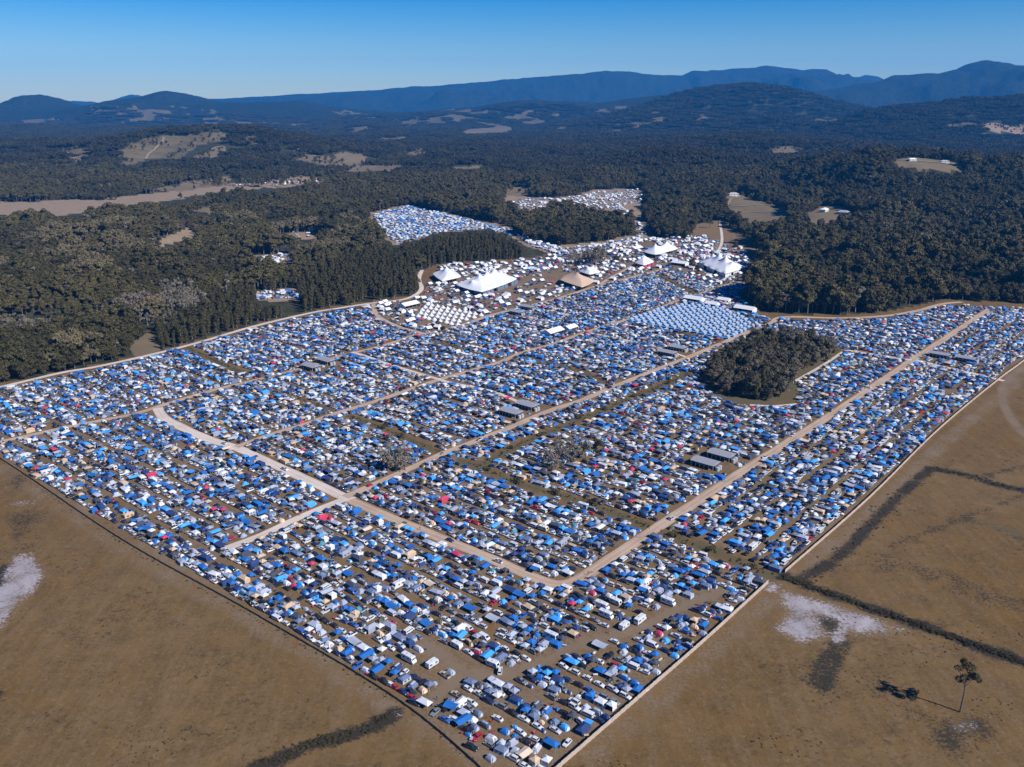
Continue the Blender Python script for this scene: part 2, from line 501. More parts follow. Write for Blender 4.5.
# ------------------------------------------------------------------ prototypes: each is [(part, MB, parent part or None), ...]
def car_parts(style, c):
    P = paint(c)
    L, W, zb, zr = {'sedan': (4.6, 1.8, .92, 1.44), 'hatchback': (4.0, 1.74, .95, 1.48), 'wagon': (4.75, 1.88, 1.02, 1.72), 'ute': (5.2, 1.88, 1.05, 1.78)}[style]
    h = W / 2
    prof = {'sedan': [(-.5, .78), (-.47, .95), (-.30, .97), (.18, .96), (.44, .78), (.5, .55)],
            'hatchback': [(-.5, .80), (-.48, .98), (-.30, 1.0), (.16, .98), (.43, .82), (.5, .55)],
            'wagon': [(-.5, .85), (-.485, 1.06), (-.30, 1.07), (.16, 1.06), (.44, .92), (.5, .60)],
            'ute': [(-.5, .80), (-.495, .95), (-.16, 1.0), (.18, 1.08), (.45, .98), (.5, .65)]}[style]
    body = MB()
    rings = []
    for u, z in prof:
        x = u * L; s = 1 - .10 * (abs(u) * 2) ** 6
        rings.append([(x, -h * .94 * s, .28), (x, -h * s, .58), (x, -h * .93 * s, z), (x, h * .93 * s, z), (x, h * s, .58), (x, h * .94 * s, .28)])
    body.rings(rings, P)
    cab = {'sedan': (-.40, .21, -.26, .06), 'hatchback': (-.47, .20, -.40, .05), 'wagon': (-.485, .20, -.44, .07), 'ute': (-.12, .23, -.09, .12)}[style]
    b0, b1, r0, r1 = [k * L for k in cab]
    hb, hr = h * .88, h * .70
    zB = zb - .02
    A = [(b0, -hb, zB), (b1, -hb, zB), (b1, hb, zB), (b0, hb, zB)]
    R = [(r0, -hr, zr), (r1, -hr, zr), (r1, hr, zr), (r0, hr, zr)]
    body.add(A + R, [(4, 5, 6, 7)], P)
    body.add([A[0], A[1], R[1], R[0]], [(0, 1, 2, 3)], P); body.add([A[2], A[3], R[3], R[2]], [(0, 1, 2, 3)], P)
    body.add([A[1], A[2], R[2], R[1]], [(0, 1, 2, 3)], P); body.add([A[3], A[0], R[0], R[3]], [(0, 1, 2, 3)], P)
    if style == 'ute':
        body.box(-.47 * L, -.15 * L, -h * .8, h * .8, .985, 1.06, TRIM)
    if style == 'wagon':
        for s in (-1, 1):
            body.box(r0 * .9, r1 * .6, s * hr * .85 - .03, s * hr * .85 + .03, zr + .01, zr + .07, TRIM)

    def pane(p, q, r, s, k=.07, off=.012):
        p, q, r, s = map(Vector, (p, q, r, s))
        n = (q - p).cross(s - p).normalized() * off
        c_ = (p + q + r + s) / 4
        g = MB()
        g.quad(*[tuple(v + (c_ - v) * k * 1.6 + n) for v in (p, q, r, s)], GLASS)
        return g
    parts = [('body', body, None),
             ('windscreen', pane(A[1], A[2], R[2], R[1]), None),
             ('rear_window', pane(A[3], A[0], R[0], R[3]), None),
             ('side_window', pane(A[0], A[1], R[1], R[0]), None),
             ('side_window', pane(A[2], A[3], R[3], R[2]), None)]
    for sx in (-.31, .31):
        for s in (-1, 1):
            w = MB()
            w.tube((sx * L, s * (h - .22), .33), (sx * L, s * (h + .015), .33), .33, .33, TYRE, 8)
            parts.append(('wheel', w, None))
            w = MB(); w.tube((sx * L, s * (h + .012), .33), (sx * L, s * (h + .03), .33), .19, .17, RIM, 6)
            parts.append(('rim', w, len(parts) - 1))
    for s in (-1, 1):
        q = MB(); q.box(.485 * L, .503 * L, s * h * .68 - .16, s * h * .68 + .16, .62, .76, LAMP); parts.append(('headlight', q, None))
    for s in (-1, 1):
        q = MB(); q.box(-.505 * L, -.49 * L, s * h * .74 - .1, s * h * .74 + .1, .66, .84, TAIL); parts.append(('tail_light', q, None))
    return parts


def van_parts(style, c):
    P = paint(c)
    L, W, H = (5.0, 1.92, 2.0) if style == 'van' else (6.6, 2.25, 3.0)
    h = W / 2
    body = MB()
    pr = [(-.5, .4), (-.5, H - .15), (-.48, H), (.22, H), (.30, H - .06), (.43, H * .58), (.5, H * .48), (.5, .4)] if style == 'van' else \
        [(-.5, .5), (-.5, H - .1), (-.48, H), (.36, H), (.41, H - .25), (.38, H * .66), (.43, H * .58), (.5, H * .40), (.5, .45)]
    pts = [(u * L, z) for u, z in pr]
    n = len(pts)
    ring = lambda y, k: [(x, y, .4 + (z - .4) * (1 if z < H * .5 else k)) for x, z in pts]
    V = ring(-h, .96) + ring(-h * .9, 1) + ring(h * .9, 1) + ring(h, .96)
    fs = []
    for r in range(3):
        for k in range(n):
            fs.append((r * n + k, r * n + (k + 1) % n, (r + 1) * n + (k + 1) % n, (r + 1) * n + k))
    fs += [tuple(range(n - 1, -1, -1)), tuple(range(3 * n, 4 * n))]
    body.add(V, fs, P)
    parts = [('body', body, None)]
    ws = MB()
    if style == 'van':
        ws.quad((.31 * L, -h * .8, H - .12), (.42 * L, -h * .85, H * .62), (.42 * L, h * .85, H * .62), (.31 * L, h * .8, H - .12), GLASS)
        ws.v = [(x + .03, y, z + .03) for x, y, z in ws.v]
    else:
        ws.quad((.385 * L, -h * .8, H * .66), (.425 * L, -h * .85, H * .59), (.425 * L, h * .85, H * .59), (.385 * L, h * .8, H * .66), GLASS)
        ws.v = [(x + .05, y, z + .06) for x, y, z in ws.v]
    parts.append(('windscreen', ws, None))
    for s in (-1, 1):
        w = MB()
        if style == 'van':
            y = s * (h + .006)
            w.quad((-.45 * L, y, H * .62), (.30 * L, y, H * .62), (.26 * L, y, H * .86), (-.45 * L, y, H * .86), GLASS)
        else:
            y = s * (h + .006)
            w.quad((-.40 * L, y, H * .52), (-.15 * L, y, H * .52), (-.15 * L, y, H * .74), (-.40 * L, y, H * .74), GLASS)
            parts.append(('side_window', w, None)); w = MB()
            w.quad((.02 * L, y, H * .52), (.14 * L, y, H * .52), (.14 * L, y, H * .74), (.02 * L, y, H * .74), GLASS)
        parts.append(('side_window', w, None))
    rw = MB(); rw.quad((-.503 * L, -h * .7, H * .6), (-.503 * L, h * .7, H * .6), (-.503 * L, h * .7, H * .84), (-.503 * L, -h * .7, H * .84), GLASS)
    parts.append(('rear_window', rw, None))
    for sx in (-.30, .32):
        for s in (-1, 1):
            w = MB(); w.tube((sx * L, s * (h - .25), .36), (sx * L, s * (h + .02), .36), .36, .36, TYRE, 8)
            parts.append(('wheel', w, None))
            w = MB(); w.tube((sx * L, s * (h + .018), .36), (sx * L, s * (h + .035), .36), .2, .18, RIM, 6)
            parts.append(('rim', w, len(parts) - 1))
    if style != 'van':
        v = MB(); v.box(-.2 * L, -.08 * L, -.3, .3, H, H + .16, STEEL, .03); parts.append(('roof_vent', v, None))
    return parts


def caravan_parts(style, c):
    L, W, H = 5.2, 2.2, 2.55
    P = plain('caravan_' + c, CARC[c], 0.4, 0.4, var=0.05)
    h = W / 2
    pr = [(-.5, .55), (-.52, 1.3), (-.47, H - .1), (-.42, H), (.40, H), (.46, H - .15), (.53, 1.35), (.5, .55)]
    b = MB(); n = len(pr)
    V = [(u * L, y, z) for y in (-h, h) for u, z in pr]
    b.add(V, [(k, (k + 1) % n, n + (k + 1) % n, n + k) for k in range(n)] + [tuple(range(n - 1, -1, -1)), tuple(range(n, 2 * n))], P)
    for s in (-1, 1):
        y0 = s * (h + .004)
        b.quad((-.49 * L, y0, .95), (.49 * L, y0, .95), (.49 * L, y0, 1.12), (-.49 * L, y0, 1.12), fabric('slate'))
    b.box(.5 * L, .72 * L, -.06, .06, .42, .52, TRIM)
    parts = [('body', b, None)]
    for s in (-1, 1):
        for x0, x1 in ((-.40, -.16), (.16, .38)):
            w = MB(); y = s * (h + .008)
            w.quad((x0 * L, y, 1.35), (x1 * L, y, 1.35), (x1 * L, y, 1.95), (x0 * L, y, 1.95), GLASS)
            parts.append(('window', w, None))
    w = MB(); w.quad((.532 * L, -.7, 1.45), (.532 * L, .7, 1.45), (.475 * L, .7, 2.2), (.475 * L, -.7, 2.2), GLASS)
    w.v = [(x + .02, y, z) for x, y, z in w.v]
    parts.append(('window', w, None))
    d = MB(); y = -(h + .012); d.quad((-.1 * L, y, .62), (.06 * L, y, .62), (.06 * L, y, 2.3), (-.1 * L, y, 2.3), plain('caravan_door', (.5, .5, .52), .5)); parts.append(('door', d, None))
    for s in (-1, 1):
        w = MB(); w.tube((-.02 * L, s * (h - .2), .34), (-.02 * L, s * (h + .02), .34), .34, .34, TYRE, 8); parts.append(('wheel', w, None))
    v = MB(); v.box(-.1 * L, .04 * L, -.3, .3, H, H + .14, STEEL, .03); parts.append(('roof_vent', v, None))
    if style == 'awning':
        a = MB(); F = fabric('blue' if c == 'white' else 'grey')
        a.add([(-.42 * L, -h, 2.45), (.36 * L, -h, 2.45), (.36 * L, -h - 2.4, 2.1), (-.42 * L, -h - 2.4, 2.1),
               (-.42 * L, -h, 2.41), (.36 * L, -h, 2.41), (.36 * L, -h - 2.4, 2.06), (-.42 * L, -h - 2.4, 2.06)],
              [(0, 1, 2, 3), (7, 6, 5, 4), (0, 4, 5, 1), (1, 5, 6, 2), (2, 6, 7, 3), (3, 7, 4, 0)], F)
        for x in (-.41 * L, .35 * L):
            a.tube((x, -h - 2.35, 0), (x, -h - 2.35, 2.1), .03, .03, STEEL, 4, False)
        parts.append(('awning', a, None))
    return parts


def dome_parts(style, c):
    F = fabric(c)
    L, W, H, n = {'dome': (2.3, 2.0, 1.75, 8), 'small': (1.5, 1.2, 1.2, 8), 'long': (3.0, 1.7, 1.85, 8)}[style]
    sh = MB()
    rr = [(1.0, 0.0), (.90, .34), (.70, .66), (.42, .89), (.18, .975)]
    rings = []
    for r, z in rr:
        ring = []
        for k in range(n):
            g = 2 * PI * k / n
            pole = 1.04 if k % 2 else .86
            cx, cy = math.cos(g), math.sin(g)
            ex = 0.62
            sx = math.copysign(abs(cx) ** ex, cx); sy = math.copysign(abs(cy) ** ex, cy)
            ring.append((L * .82 * sx * r * pole, W * .82 * sy * r * pole, H * z))
        rings.append(ring)
    sh.rings(rings, F, caps=False)
    top = rings[-1]; sh.add(top + [(0, 0, H)], [(k, (k + 1) % n, n) for k in range(n)], F)
    parts = [('shell', sh, None)]
    light = {'white': 'silver', 'silver': 'white', 'grey': 'silver', 'charcoal': 'grey', 'navy': 'silver', 'blue': 'silver', 'azure': 'white', 'teal': 'silver', 'beige': 'cream', 'red': 'silver', 'olive': 'beige', 'slate': 'silver', 'cream': 'beige', 'black': 'grey'}[c]
    x1 = L * .80
    for s in (1, -1):
        d = MB()
        d.add([(s * x1 * 1.03, -W * .34, .03), (s * x1 * 1.03, W * .34, .03), (s * x1 * .92, W * .30, H * .58), (s * x1 * .76, 0, H * .80), (s * x1 * .92, -W * .30, H * .58),
               (s * x1 * .78, -W * .50, .03), (s * x1 * .78, W * .50, .03)], [(0, 1, 2, 3, 4), (5, 0, 4), (1, 6, 2)], fabric(light))
        parts.append(('door', d, None))
    if style != 'small':
        v = MB(); v.add([(-L * .42, -W * .30, H * .93), (L * .42, -W * .30, H * .93), (L * .42, W * .30, H * .93), (-L * .42, W * .30, H * .93), (-L * .2, 0, H * 1.05), (L * .2, 0, H * 1.05)],
                        [(0, 1, 5, 4), (2, 3, 4, 5), (1, 2, 5), (3, 0, 4)], fabric(light if style == 'long' else c))
        parts.append(('fly', v, None))
    return parts


def cabin_parts(style, c):
    F = fabric(c)
    two = {'white': 'silver', 'silver': 'slate', 'grey': 'silver', 'navy': 'azure', 'blue': 'navy', 'azure': 'silver', 'beige': 'olive', 'slate': 'silver', 'teal': 'silver', 'olive': 'beige', 'charcoal': 'grey', 'cream': 'beige', 'red': 'grey', 'black': 'grey'}[c]
    L, W = (4.4, 3.2) if style == 'cabin' else (5.6, 3.2)
    a, b, H0, H1 = L / 2, W / 2, 1.65, 2.3
    w = MB()
    B = [(-a, -b, 0), (a, -b, 0), (a, b, 0), (-a, b, 0)]
    T = [(-a * .93, -b * .9, H0), (a * .93, -b * .9, H0), (a * .93, b * .9, H0), (-a * .93, b * .9, H0)]
    w.add(B + T, [(0, 1, 5, 4), (1, 2, 6, 5), (2, 3, 7, 6), (3, 0, 4, 7)], fabric(two) if style == 'cabin' else F)
    r = MB()
    E = [(x * 1.05, y * 1.07, z + .004) for x, y, z in T]
    D = [(-a * .45, 0, H1), (a * .45, 0, H1)]
    r.add(E + D, [(0, 1, 5, 4), (2, 3, 4, 5), (1, 2, 5), (3, 0, 4)], F)
    r.add([(x, y, z - .18) for x, y, z in E] + E, [(0, 1, 5, 4), (1, 2, 6, 5), (2, 3, 7, 6), (3, 0, 4, 7)], F)
    parts = [('wall', w, None), ('roof', r, None)]
    for s in (-1, 1):
        y0, y1 = s * (b * .985 + .015), s * (b * .93 + .015)
        for x0, x1 in ((-.6, -.15), (.2, .6)):
            g = MB(); g.quad((x0 * a, y0, .55), (x1 * a, y0, .55), (x1 * a, y1, 1.2), (x0 * a, y1, 1.2), fabric('charcoal'))
            parts.append(('window', g, None))
    d = MB(); d.quad((a * 1.01, -.55, .04), (a * 1.01, .55, .04), (a * .955, .5, 1.5), (a * .955, -.5, 1.5), fabric('charcoal')); parts.append(('door', d, None))
    if style == 'awned':
        q = MB()
        q.add([(a * .95, -b * .9, H0 - .02), (a * .95, b * .9, H0 - .02), (a + 1.9, b * .9, 1.85), (a + 1.9, -b * .9, 1.85)], [(0, 3, 2, 1)], fabric(two))
        for s in (-1, 1):
            q.tube((a + 1.88, s * b * .88, 0), (a + 1.88, s * b * .88, 1.86), .025, .025, STEEL, 4, False)
        parts.append(('awning', q, None))
    return parts


def gazebo_parts(style, c):
    F = fabric(c)
    a = 1.5; bx = 1.5
    if style == 'double':
        bx = 2.9
    H0, H1 = 2.15, 3.05
    can = MB()
    e = [(-bx, -a, H0), (bx, -a, H0), (bx, a, H0), (-bx, a, H0)]
    k = .42
    m = [(-bx + a * (1 - k), -a * k, H0 + .52), (bx - a * (1 - k), -a * k, H0 + .52), (bx - a * (1 - k), a * k, H0 + .52), (-bx + a * (1 - k), a * k, H0 + .52)]
    can.add(e + m, [(0, 1, 5, 4), (1, 2, 6, 5), (2, 3, 7, 6), (3, 0, 4, 7)], F)
    if style == 'double':
        can.add(m + [(-bx + a, 0, H1), (bx - a, 0, H1)], [(0, 1, 5, 4), (2, 3, 4, 5), (1, 2, 5), (3, 0, 4)], F)
    else:
        can.add(m + [(0, 0, H1)], [(0, 1, 4), (1, 2, 4), (2, 3, 4), (3, 0, 4)], F)
    can.add(e + [(x, y, H0 - .26) for x, y, z in e], [(0, 4, 5, 1), (1, 5, 6, 2), (2, 6, 7, 3), (3, 7, 4, 0)], F)
    parts = [('canopy', can, None)]
    for sx in (-1, 1):
        for sy in (-1, 1):
            l = MB(); x, y = sx * (bx - .07), sy * (a - .07); l.box(x - .04, x + .04, y - .04, y + .04, 0, H0 + .02, STEEL); parts.append(('leg', l, None))
    if style in ('walled', 'double'):
        w = MB(); y = a - .02
        w.quad((-bx + .05, y, .05), (bx - .05, y, .05), (bx - .05, y, H0 - .02), (-bx + .05, y, H0 - .02), F)
        parts.append(('side_wall', w, None))
        w = MB(); x = -bx + .02
        w.quad((x, -a + .05, .05), (x, a - .05, .05), (x, a - .05, H0 - .02), (x, -a + .05, H0 - .02), F)
        parts.append(('side_wall', w, None))
    return parts


def tarp_parts(style, c):
    F = fabric(c)
    L, W = (2.6, 1.9) if style == 'tarp' else (3.1, 1.9)
    s_ = MB(); nx, ny = 6, 4
    vs = []
    for dz in (0, -.03):
        for i in range(nx + 1):
            for j in range(ny + 1):
                u, v = i / nx * 2 - 1, j / ny * 2 - 1
                z = 2.35 - .45 * abs(v) - .22 * (1 - u * u) * abs(v) + .10 * u
                vs.append((u * L, v * W, z + dz))
    N = (nx + 1) * (ny + 1)
    fs = []
    for i in range(nx):
        for j in range(ny):
            q = i * (ny + 1) + j
            fs.append((q, q + ny + 1, q + ny + 2, q + 1)); fs.append((N + q + 1, N + q + ny + 2, N + q + ny + 1, N + q))
    s_.add(vs, fs, F)
    parts = [('tarpaulin', s_, None)]
    for sx in (-1, 1):
        for sy in (-1, 0, 1):
            p = MB(); p.tube((sx * L * .98, sy * W * .97, 0), (sx * L * .98, sy * W * .97, 2.35 - .45 * abs(sy) + .1 * sx), .03, .03, STEEL, 4, False); parts.append(('pole', p, None))
    return parts


def bell_parts(style, c):
    F = fabric(c); n = 12
    sh = MB()
    rg = [[(r * math.cos(2 * PI * k / n), r * math.sin(2 * PI * k / n), z) for k in range(n)] for r, z in ((2.35, 0), (2.42, .7), (1.25, 1.75), (.28, 2.85))]
    sh.rings(rg, F, caps=False); sh.add(rg[-1] + [(0, 0, 3.1)], [(k, (k + 1) % n, n) for k in range(n)], F)
    d = MB(); d.add([(2.39, -.7, .02), (2.39, .7, .02), (1.85, 0, 1.6)], [(0, 1, 2)], fabric('grey'))
    d.v = [(x + .05, y, z) for x, y, z in d.v]
    return [('shell', sh, None), ('door', d, None)]


def hut_parts(style, c):
    w = MB(); a, b, H0, H1 = 2.1, 1.75, 1.75, 2.75
    w.add([(-a, -b, 0), (a, -b, 0), (a, b, 0), (-a, b, 0), (-a, -b, H0), (a, -b, H0), (a, b, H0), (-a, b, H0)], [(0, 1, 5, 4), (1, 2, 6, 5), (2, 3, 7, 6), (3, 0, 4, 7)], fabric('mist'))
    w.add([(a, -b, H0), (a, b, H0), (a, 0, H1)], [(0, 1, 2)], fabric('white')); w.add([(-a, -b, H0), (-a, b, H0), (-a, 0, H1)], [(0, 2, 1)], fabric('white'))
    r = MB(); e = 1.06
    r.add([(-a * e, -b * 1.1, H0 - .08), (a * e, -b * 1.1, H0 - .08), (a * e, 0, H1 + .02), (-a * e, 0, H1 + .02), (a * e, b * 1.1, H0 - .08), (-a * e, b * 1.1, H0 - .08)], [(0, 1, 2, 3), (3, 2, 4, 5)], fabric('mist'))
    d = MB(); d.add([(-a - .012, -b * .8, .02), (-a - .012, b * .8, .02), (-a - .012, b * .8, H0), (-a - .012, 0, H1 - .25), (-a - .012, -b * .8, H0)], [(0, 4, 3, 2, 1)], fabric('blue'))
    d.add([(-a - .02, -b, H0 - .05), (-a - .02, b, H0 - .05), (-a - 1.9, b, H0 - .3), (-a - 1.9, -b, H0 - .3)], [(0, 1, 2, 3)], fabric('azure'))
    return [('wall', w, None), ('roof', r, None), ('awning', d, None)]


def marquee_parts(style, c):
    a, b, H0, H1 = {'small': (2.5, 2.5, 2.2, 3.8), 'long': (9.0, 5.0, 3.0, 5.2), 'wide': (6.0, 4.0, 2.7, 4.6)}[style]
    F = VINYL if c == 'white' else fabric(c)
    w = MB()
    w.add([(-a, -b, 0), (a, -b, 0), (a, b, 0), (-a, b, 0), (-a, -b, H0), (a, -b, H0), (a, b, H0), (-a, b, H0), (-a, 0, H1 - .05), (a, 0, H1 - .05)],
          [(1, 2, 6, 9, 5), (2, 3, 7, 6), (3, 0, 4, 8, 7)], F)
    for k in range(4 if style != 'small' else 2):
        n_ = 4 if style != 'small' else 2
        x = -a + 2 * a * k / n_
        w.box(x + .02, x + .14, -b, -b + .12, 0, H0, STEEL)
    r = MB(); e, k = 1.03, 1.06
    r.add([(-a * e, -b * k, H0 - .12), (a * e, -b * k, H0 - .12), (a * e, 0, H1), (-a * e, 0, H1), (a * e, b * k, H0 - .12), (-a * e, b * k, H0 - .12)], [(0, 1, 2, 3), (3, 2, 4, 5)], F)
    return [('wall', w, None), ('roof', r, None)]


BUILD = {'parked_car': car_parts, 'van': van_parts, 'caravan': caravan_parts, 'dome_tent': dome_parts, 'cabin_tent': cabin_parts, 'gazebo': gazebo_parts,
         'tarp_shelter': tarp_parts, 'bell_tent': bell_parts, 'glamping_tent': hut_parts, 'marquee': marquee_parts}
SAY = {'parked_car': None, 'van': None, 'caravan': 'caravan', 'dome_tent': 'dome tent', 'cabin_tent': 'cabin tent', 'gazebo': 'gazebo', 'tarp_shelter': 'tarp shelter',
       'bell_tent': 'bell tent', 'glamping_tent': 'wall tent', 'marquee': 'marquee'}
CAT = {'parked_car': 'car', 'van': 'van', 'caravan': 'caravan', 'dome_tent': 'dome tent', 'cabin_tent': 'cabin tent', 'gazebo': 'gazebo', 'tarp_shelter': 'tarp shelter',
       'bell_tent': 'bell tent', 'glamping_tent': 'wall tent', 'marquee': 'marquee'}
GROUP = {'parked_car': 'cars parked among the tents', 'van': 'vans and motorhomes among the tents', 'caravan': 'caravans among the tents', 'dome_tent': 'dome tents in the campsite',
         'cabin_tent': 'cabin tents in the campsite', 'gazebo': 'gazebos in the campsite', 'tarp_shelter': 'tarp shelters in the campsite', 'bell_tent': 'white bell tents in rows',
         'glamping_tent': 'white and blue wall tents in rows', 'marquee': 'white marquees around the arena'}
PROTO = {}


def proto(kind, style, c):
    key = (kind, style, c)
    if key not in PROTO:
        parts = BUILD[kind](style, c)
        if kind not in ('marquee', 'bell_tent', 'glamping_tent'):
            for _n, mb, _p in parts:
                mb.v = [(a * .85, b * .85, z * .87) for a, b, z in mb.v]
        whole = MB()
        for _n, mb, _p in parts:
            whole.join(mb)
        PROTO[key] = {'parts': parts, 'whole': whole, 'part_meshes': None, 'mesh': None}
    return PROTO[key]


def place(kind, style, c, x, y, rz, label, detailed, scale=1.0, group=None, cat=None):
    p = proto(kind, style, c)
    if detailed:
        if p['part_meshes'] is None:
            p['part_meshes'] = [(n, mb.mesh(n), q) for n, mb, q in p['parts']]
        root = link(kind, None, (x, y, 0), rz, scale)
        made = []
        for n, me, q in p['part_meshes']:
            made.append(link(n, me, parent=root if q is None else made[q]))
    else:
        if p['mesh'] is None:
            p['mesh'] = p['whole'].mesh(kind)
        root = link(kind, p['mesh'], (x, y, 0), rz, scale)
    props(root, label, cat or CAT[kind], group or GROUP[kind])
    return root


def merged(name, items, label):
    """Everything of one kind that is too far to tell apart: one mesh."""
    V, LI, LS, MI, mats = [], [], [], [], []
    vo = 0
    by = {}
    for it in items:
        by.setdefault((it['kind'], it['style'], it['c']), []).append(it)
    for key, its in by.items():
        w = proto(*key)['whole']
        v = np.array(w.v)
        mi = []
        for m in w.mats:
            if m not in mats:
                mats.append(m)
            mi.append(mats.index(m))
        fm = np.array([mi[k] for k in w.m], np.int32)
        li = np.array([i for f in w.f for i in f], np.int32)
        ls = np.array([len(f) for f in w.f], np.int32)
        n = len(its)
        xs = np.array([i['x'] for i in its]); ys = np.array([i['y'] for i in its]); rz = np.array([i['rz'] for i in its]); sc = np.array([i.get('s', 1.0) for i in its])
        cs, sn = np.cos(rz) * sc, np.sin(rz) * sc
        X = v[None, :, 0] * cs[:, None] - v[None, :, 1] * sn[:, None] + xs[:, None]
        Y = v[None, :, 0] * sn[:, None] + v[None, :, 1] * cs[:, None] + ys[:, None]
        Z = v[None, :, 2] * sc[:, None]
        V.append(np.stack([X, Y, Z], -1).reshape(-1, 3))
        LI.append((li[None, :] + (np.arange(n) * len(v))[:, None] + vo).ravel())
        LS.append(np.tile(ls, n)); MI.append(np.tile(fm, n))
        vo += n * len(v)
    return raw_object(name, np.concatenate(V), np.concatenate(LI), np.concatenate(LS), np.concatenate(MI), mats, label)


def raw_mesh(name, V, LI, LS, MI, mats):
    me = bpy.data.meshes.new(name)
    me.vertices.add(len(V)); me.vertices.foreach_set('co', np.ascontiguousarray(V, np.float32).ravel())
    me.loops.add(len(LI)); me.loops.foreach_set('vertex_index', LI.astype(np.int32))
    me.polygons.add(len(LS))
    st = np.concatenate([[0], np.cumsum(LS)[:-1]]).astype(np.int32)
    me.polygons.foreach_set('loop_start', st)
    for m in mats:
        me.materials.append(m)
    if MI is not None:
        me.polygons.foreach_set('material_index', MI.astype(np.int32))
    me.update(calc_edges=True)
    return me


def raw_object(name, V, LI, LS, MI, mats, label):
    o = link(name, raw_mesh(name, V, LI, LS, MI, mats))
    props(o, label=label, kind='stuff')
    return o


# ------------------------------------------------------------------ layout traced on the ground
CAMP_PX = [(-120, 412), (0, 388), (100, 368), (158, 355), (255, 328), (330, 311), (372, 305), (415, 299), (430, 290), (440, 268), (530, 262), (560, 256), (640, 243), (690, 240), (745, 262), (752, 282), (740, 296), (760, 317),
           (790, 320), (840, 320), (883, 318), (917, 313), (945, 305), (1024, 308), (1090, 309), (1024, 360), (1000, 378), (940, 428), (870, 497), (784, 572), (768, 583), (700, 646), (600, 733), (558, 767), (520, 806), (400, 701), (250, 611), (120, 538), (0, 458)]
CAMP = GP(CAMP_PX)
OPEN_PX = [(-400, 440), (-120, 410), (0, 384), (100, 364), (158, 351), (255, 324), (330, 307), (372, 301), (413, 295), (420, 287), (413, 274), (438, 264), (530, 258), (548, 254), (530, 244), (512, 240), (535, 246), (560, 250), (600, 246), (640, 236), (655, 237), (688, 239), (696, 226), (722, 222), (745, 238), (762, 262), (756, 284), (748, 300), (760, 311),
           (790, 314), (840, 315), (883, 312), (915, 306), (945, 299), (1024, 304), (1300, 306), (2000, 330)]
FIELD_FAR = GP(OPEN_PX)
OPEN = np.concatenate([FIELD_FAR, [[2500, -400], [-2500, -400]]])

ROADS = [
    # (px polyline, half width m, material key)
    ([(-60, 455), (40, 433), (77, 425), (134, 414), (157, 407), (214, 390), (268, 377), (303, 368), (344, 355), (382, 346), (415, 335), (431, 333)], 3.2, 'tan'),
    ([(-115, 412), (0, 387), (60, 373), (100, 366), (158, 353), (200, 342), (255, 326), (310, 313), (340, 308), (372, 303), (405, 299), (421, 290), (419, 279), (422, 270)], 3.2, 'pale'),
    ([(157, 408), (163, 417), (175, 424), (208, 439), (237, 448), (275, 465), (312, 482), (340, 495), (352, 500)], 4.6, 'pale'),
    ([(345, 497), (362, 490), (400, 473), (440, 455), (460, 447), (511, 427), (549, 411), (582, 400), (623, 383), (653, 371), (684, 359), (720, 344), (748, 332), (771, 323), (784, 317), (840, 318), (883, 316), (916, 311), (942, 304), (962, 302)], 3.6, 'tan'),
    ([(345, 499), (320, 509), (300, 517), (262, 535), (222, 550)], 3.4, 'pale'),
    ([(350, 500), (380, 513), (430, 534), (480, 554), (512, 568), (538, 579), (556, 584), (571, 582.5), (587, 574.5), (604, 563), (630, 546), (655, 529), (686, 509), (725, 483), (790, 441), (843, 407), (911, 361), (940, 342), (990, 309)], 4.2, 'tan'),
    ([(912, 360), (890, 357), (845, 350)], 2.8, 'pale'), ([(916, 360), (940, 366), (980, 375), (1004, 381)], 2.8, 'pale'),
    ([(236, 447), (273, 434), (306, 424), (334, 414), (367, 404), (403, 392), (438, 380), (469, 371), (500, 362), (521, 353), (550, 345), (567, 339), (587, 332), (612, 324), (636, 317), (660, 308), (685, 298), (706, 292), (723, 286), (749, 280)], 3.4, 'tan'),
    ([(425, 334), (440, 331), (462, 325), (492, 315), (528, 306), (556, 299), (584, 290), (601, 285), (625, 279), (644, 274), (668, 268)], 3.6, 'tan'),
    ([(352, 352), (362, 355), (398, 367), (438, 379), (452, 383), (494, 392), (538, 411)], 2.2, 'pale'),
    ([(587, 332), (620, 339), (653, 346), (686, 357)], 2.2, 'pale'),
    ([(373, 303), (378, 316), (400, 327), (425, 334)], 3.0, 'tan'),
    ([(843, 352), (820, 367), (792, 383)], 1.8, 'pale'), ([(797, 404), (775, 406), (750, 405)], 1.8, 'pale'),
    ([(720, 222), (722, 240), (718, 252)], 2.6, 'pale'),
    ([(545, 258), (575, 257), (610, 250), (640, 244)], 4.0, 'tan'), ([(700, 243), (675, 246), (640, 262), (600, 284)], 3.0, 'tan'),
]
LANES = [([(426, 645), (446, 657), (464, 670), (490, 676), (510, 673), (542, 662), (583, 643), (639, 629), (665, 615), (705, 598), (742, 588)], 2.6), ([(470, 672), (452, 684), (434, 699)], 2.6)]
DITCH = [([(462, 461), (487, 470), (517, 483), (555, 494), (590, 504), (630, 519), (648, 527)], 4.5), ([(478, 467), (511, 449), (549, 432), (582, 419), (602, 411), (633, 397), (671, 382), (689, 373)], 4.5),
         ([(660, 532), (695, 544), (731, 558), (776, 578)], 5), ([(349, 416), (382, 428), (403, 437), (443, 454)], 4.0), ([(298, 398), (331, 411)], 3.0), ([(187, 347), (217, 362), (249, 375)], 4.0),
         ([(526, 358), (562, 366), (592, 376), (610, 384)], 4.0), ([(658, 275), (675, 284), (695, 294)], 5.0), ([(431, 340), (470, 352), (500, 360)], 3.0), ([(655, 325), (680, 332), (700, 338), (730, 345)], 2.5)]
ISLE_PX = [(694, 380), (718, 399), (750, 408), (797, 407), (798, 384), (846, 355), (838, 345), (800, 330), (760, 330), (718, 350)]
ISLE = GP(ISLE_PX)
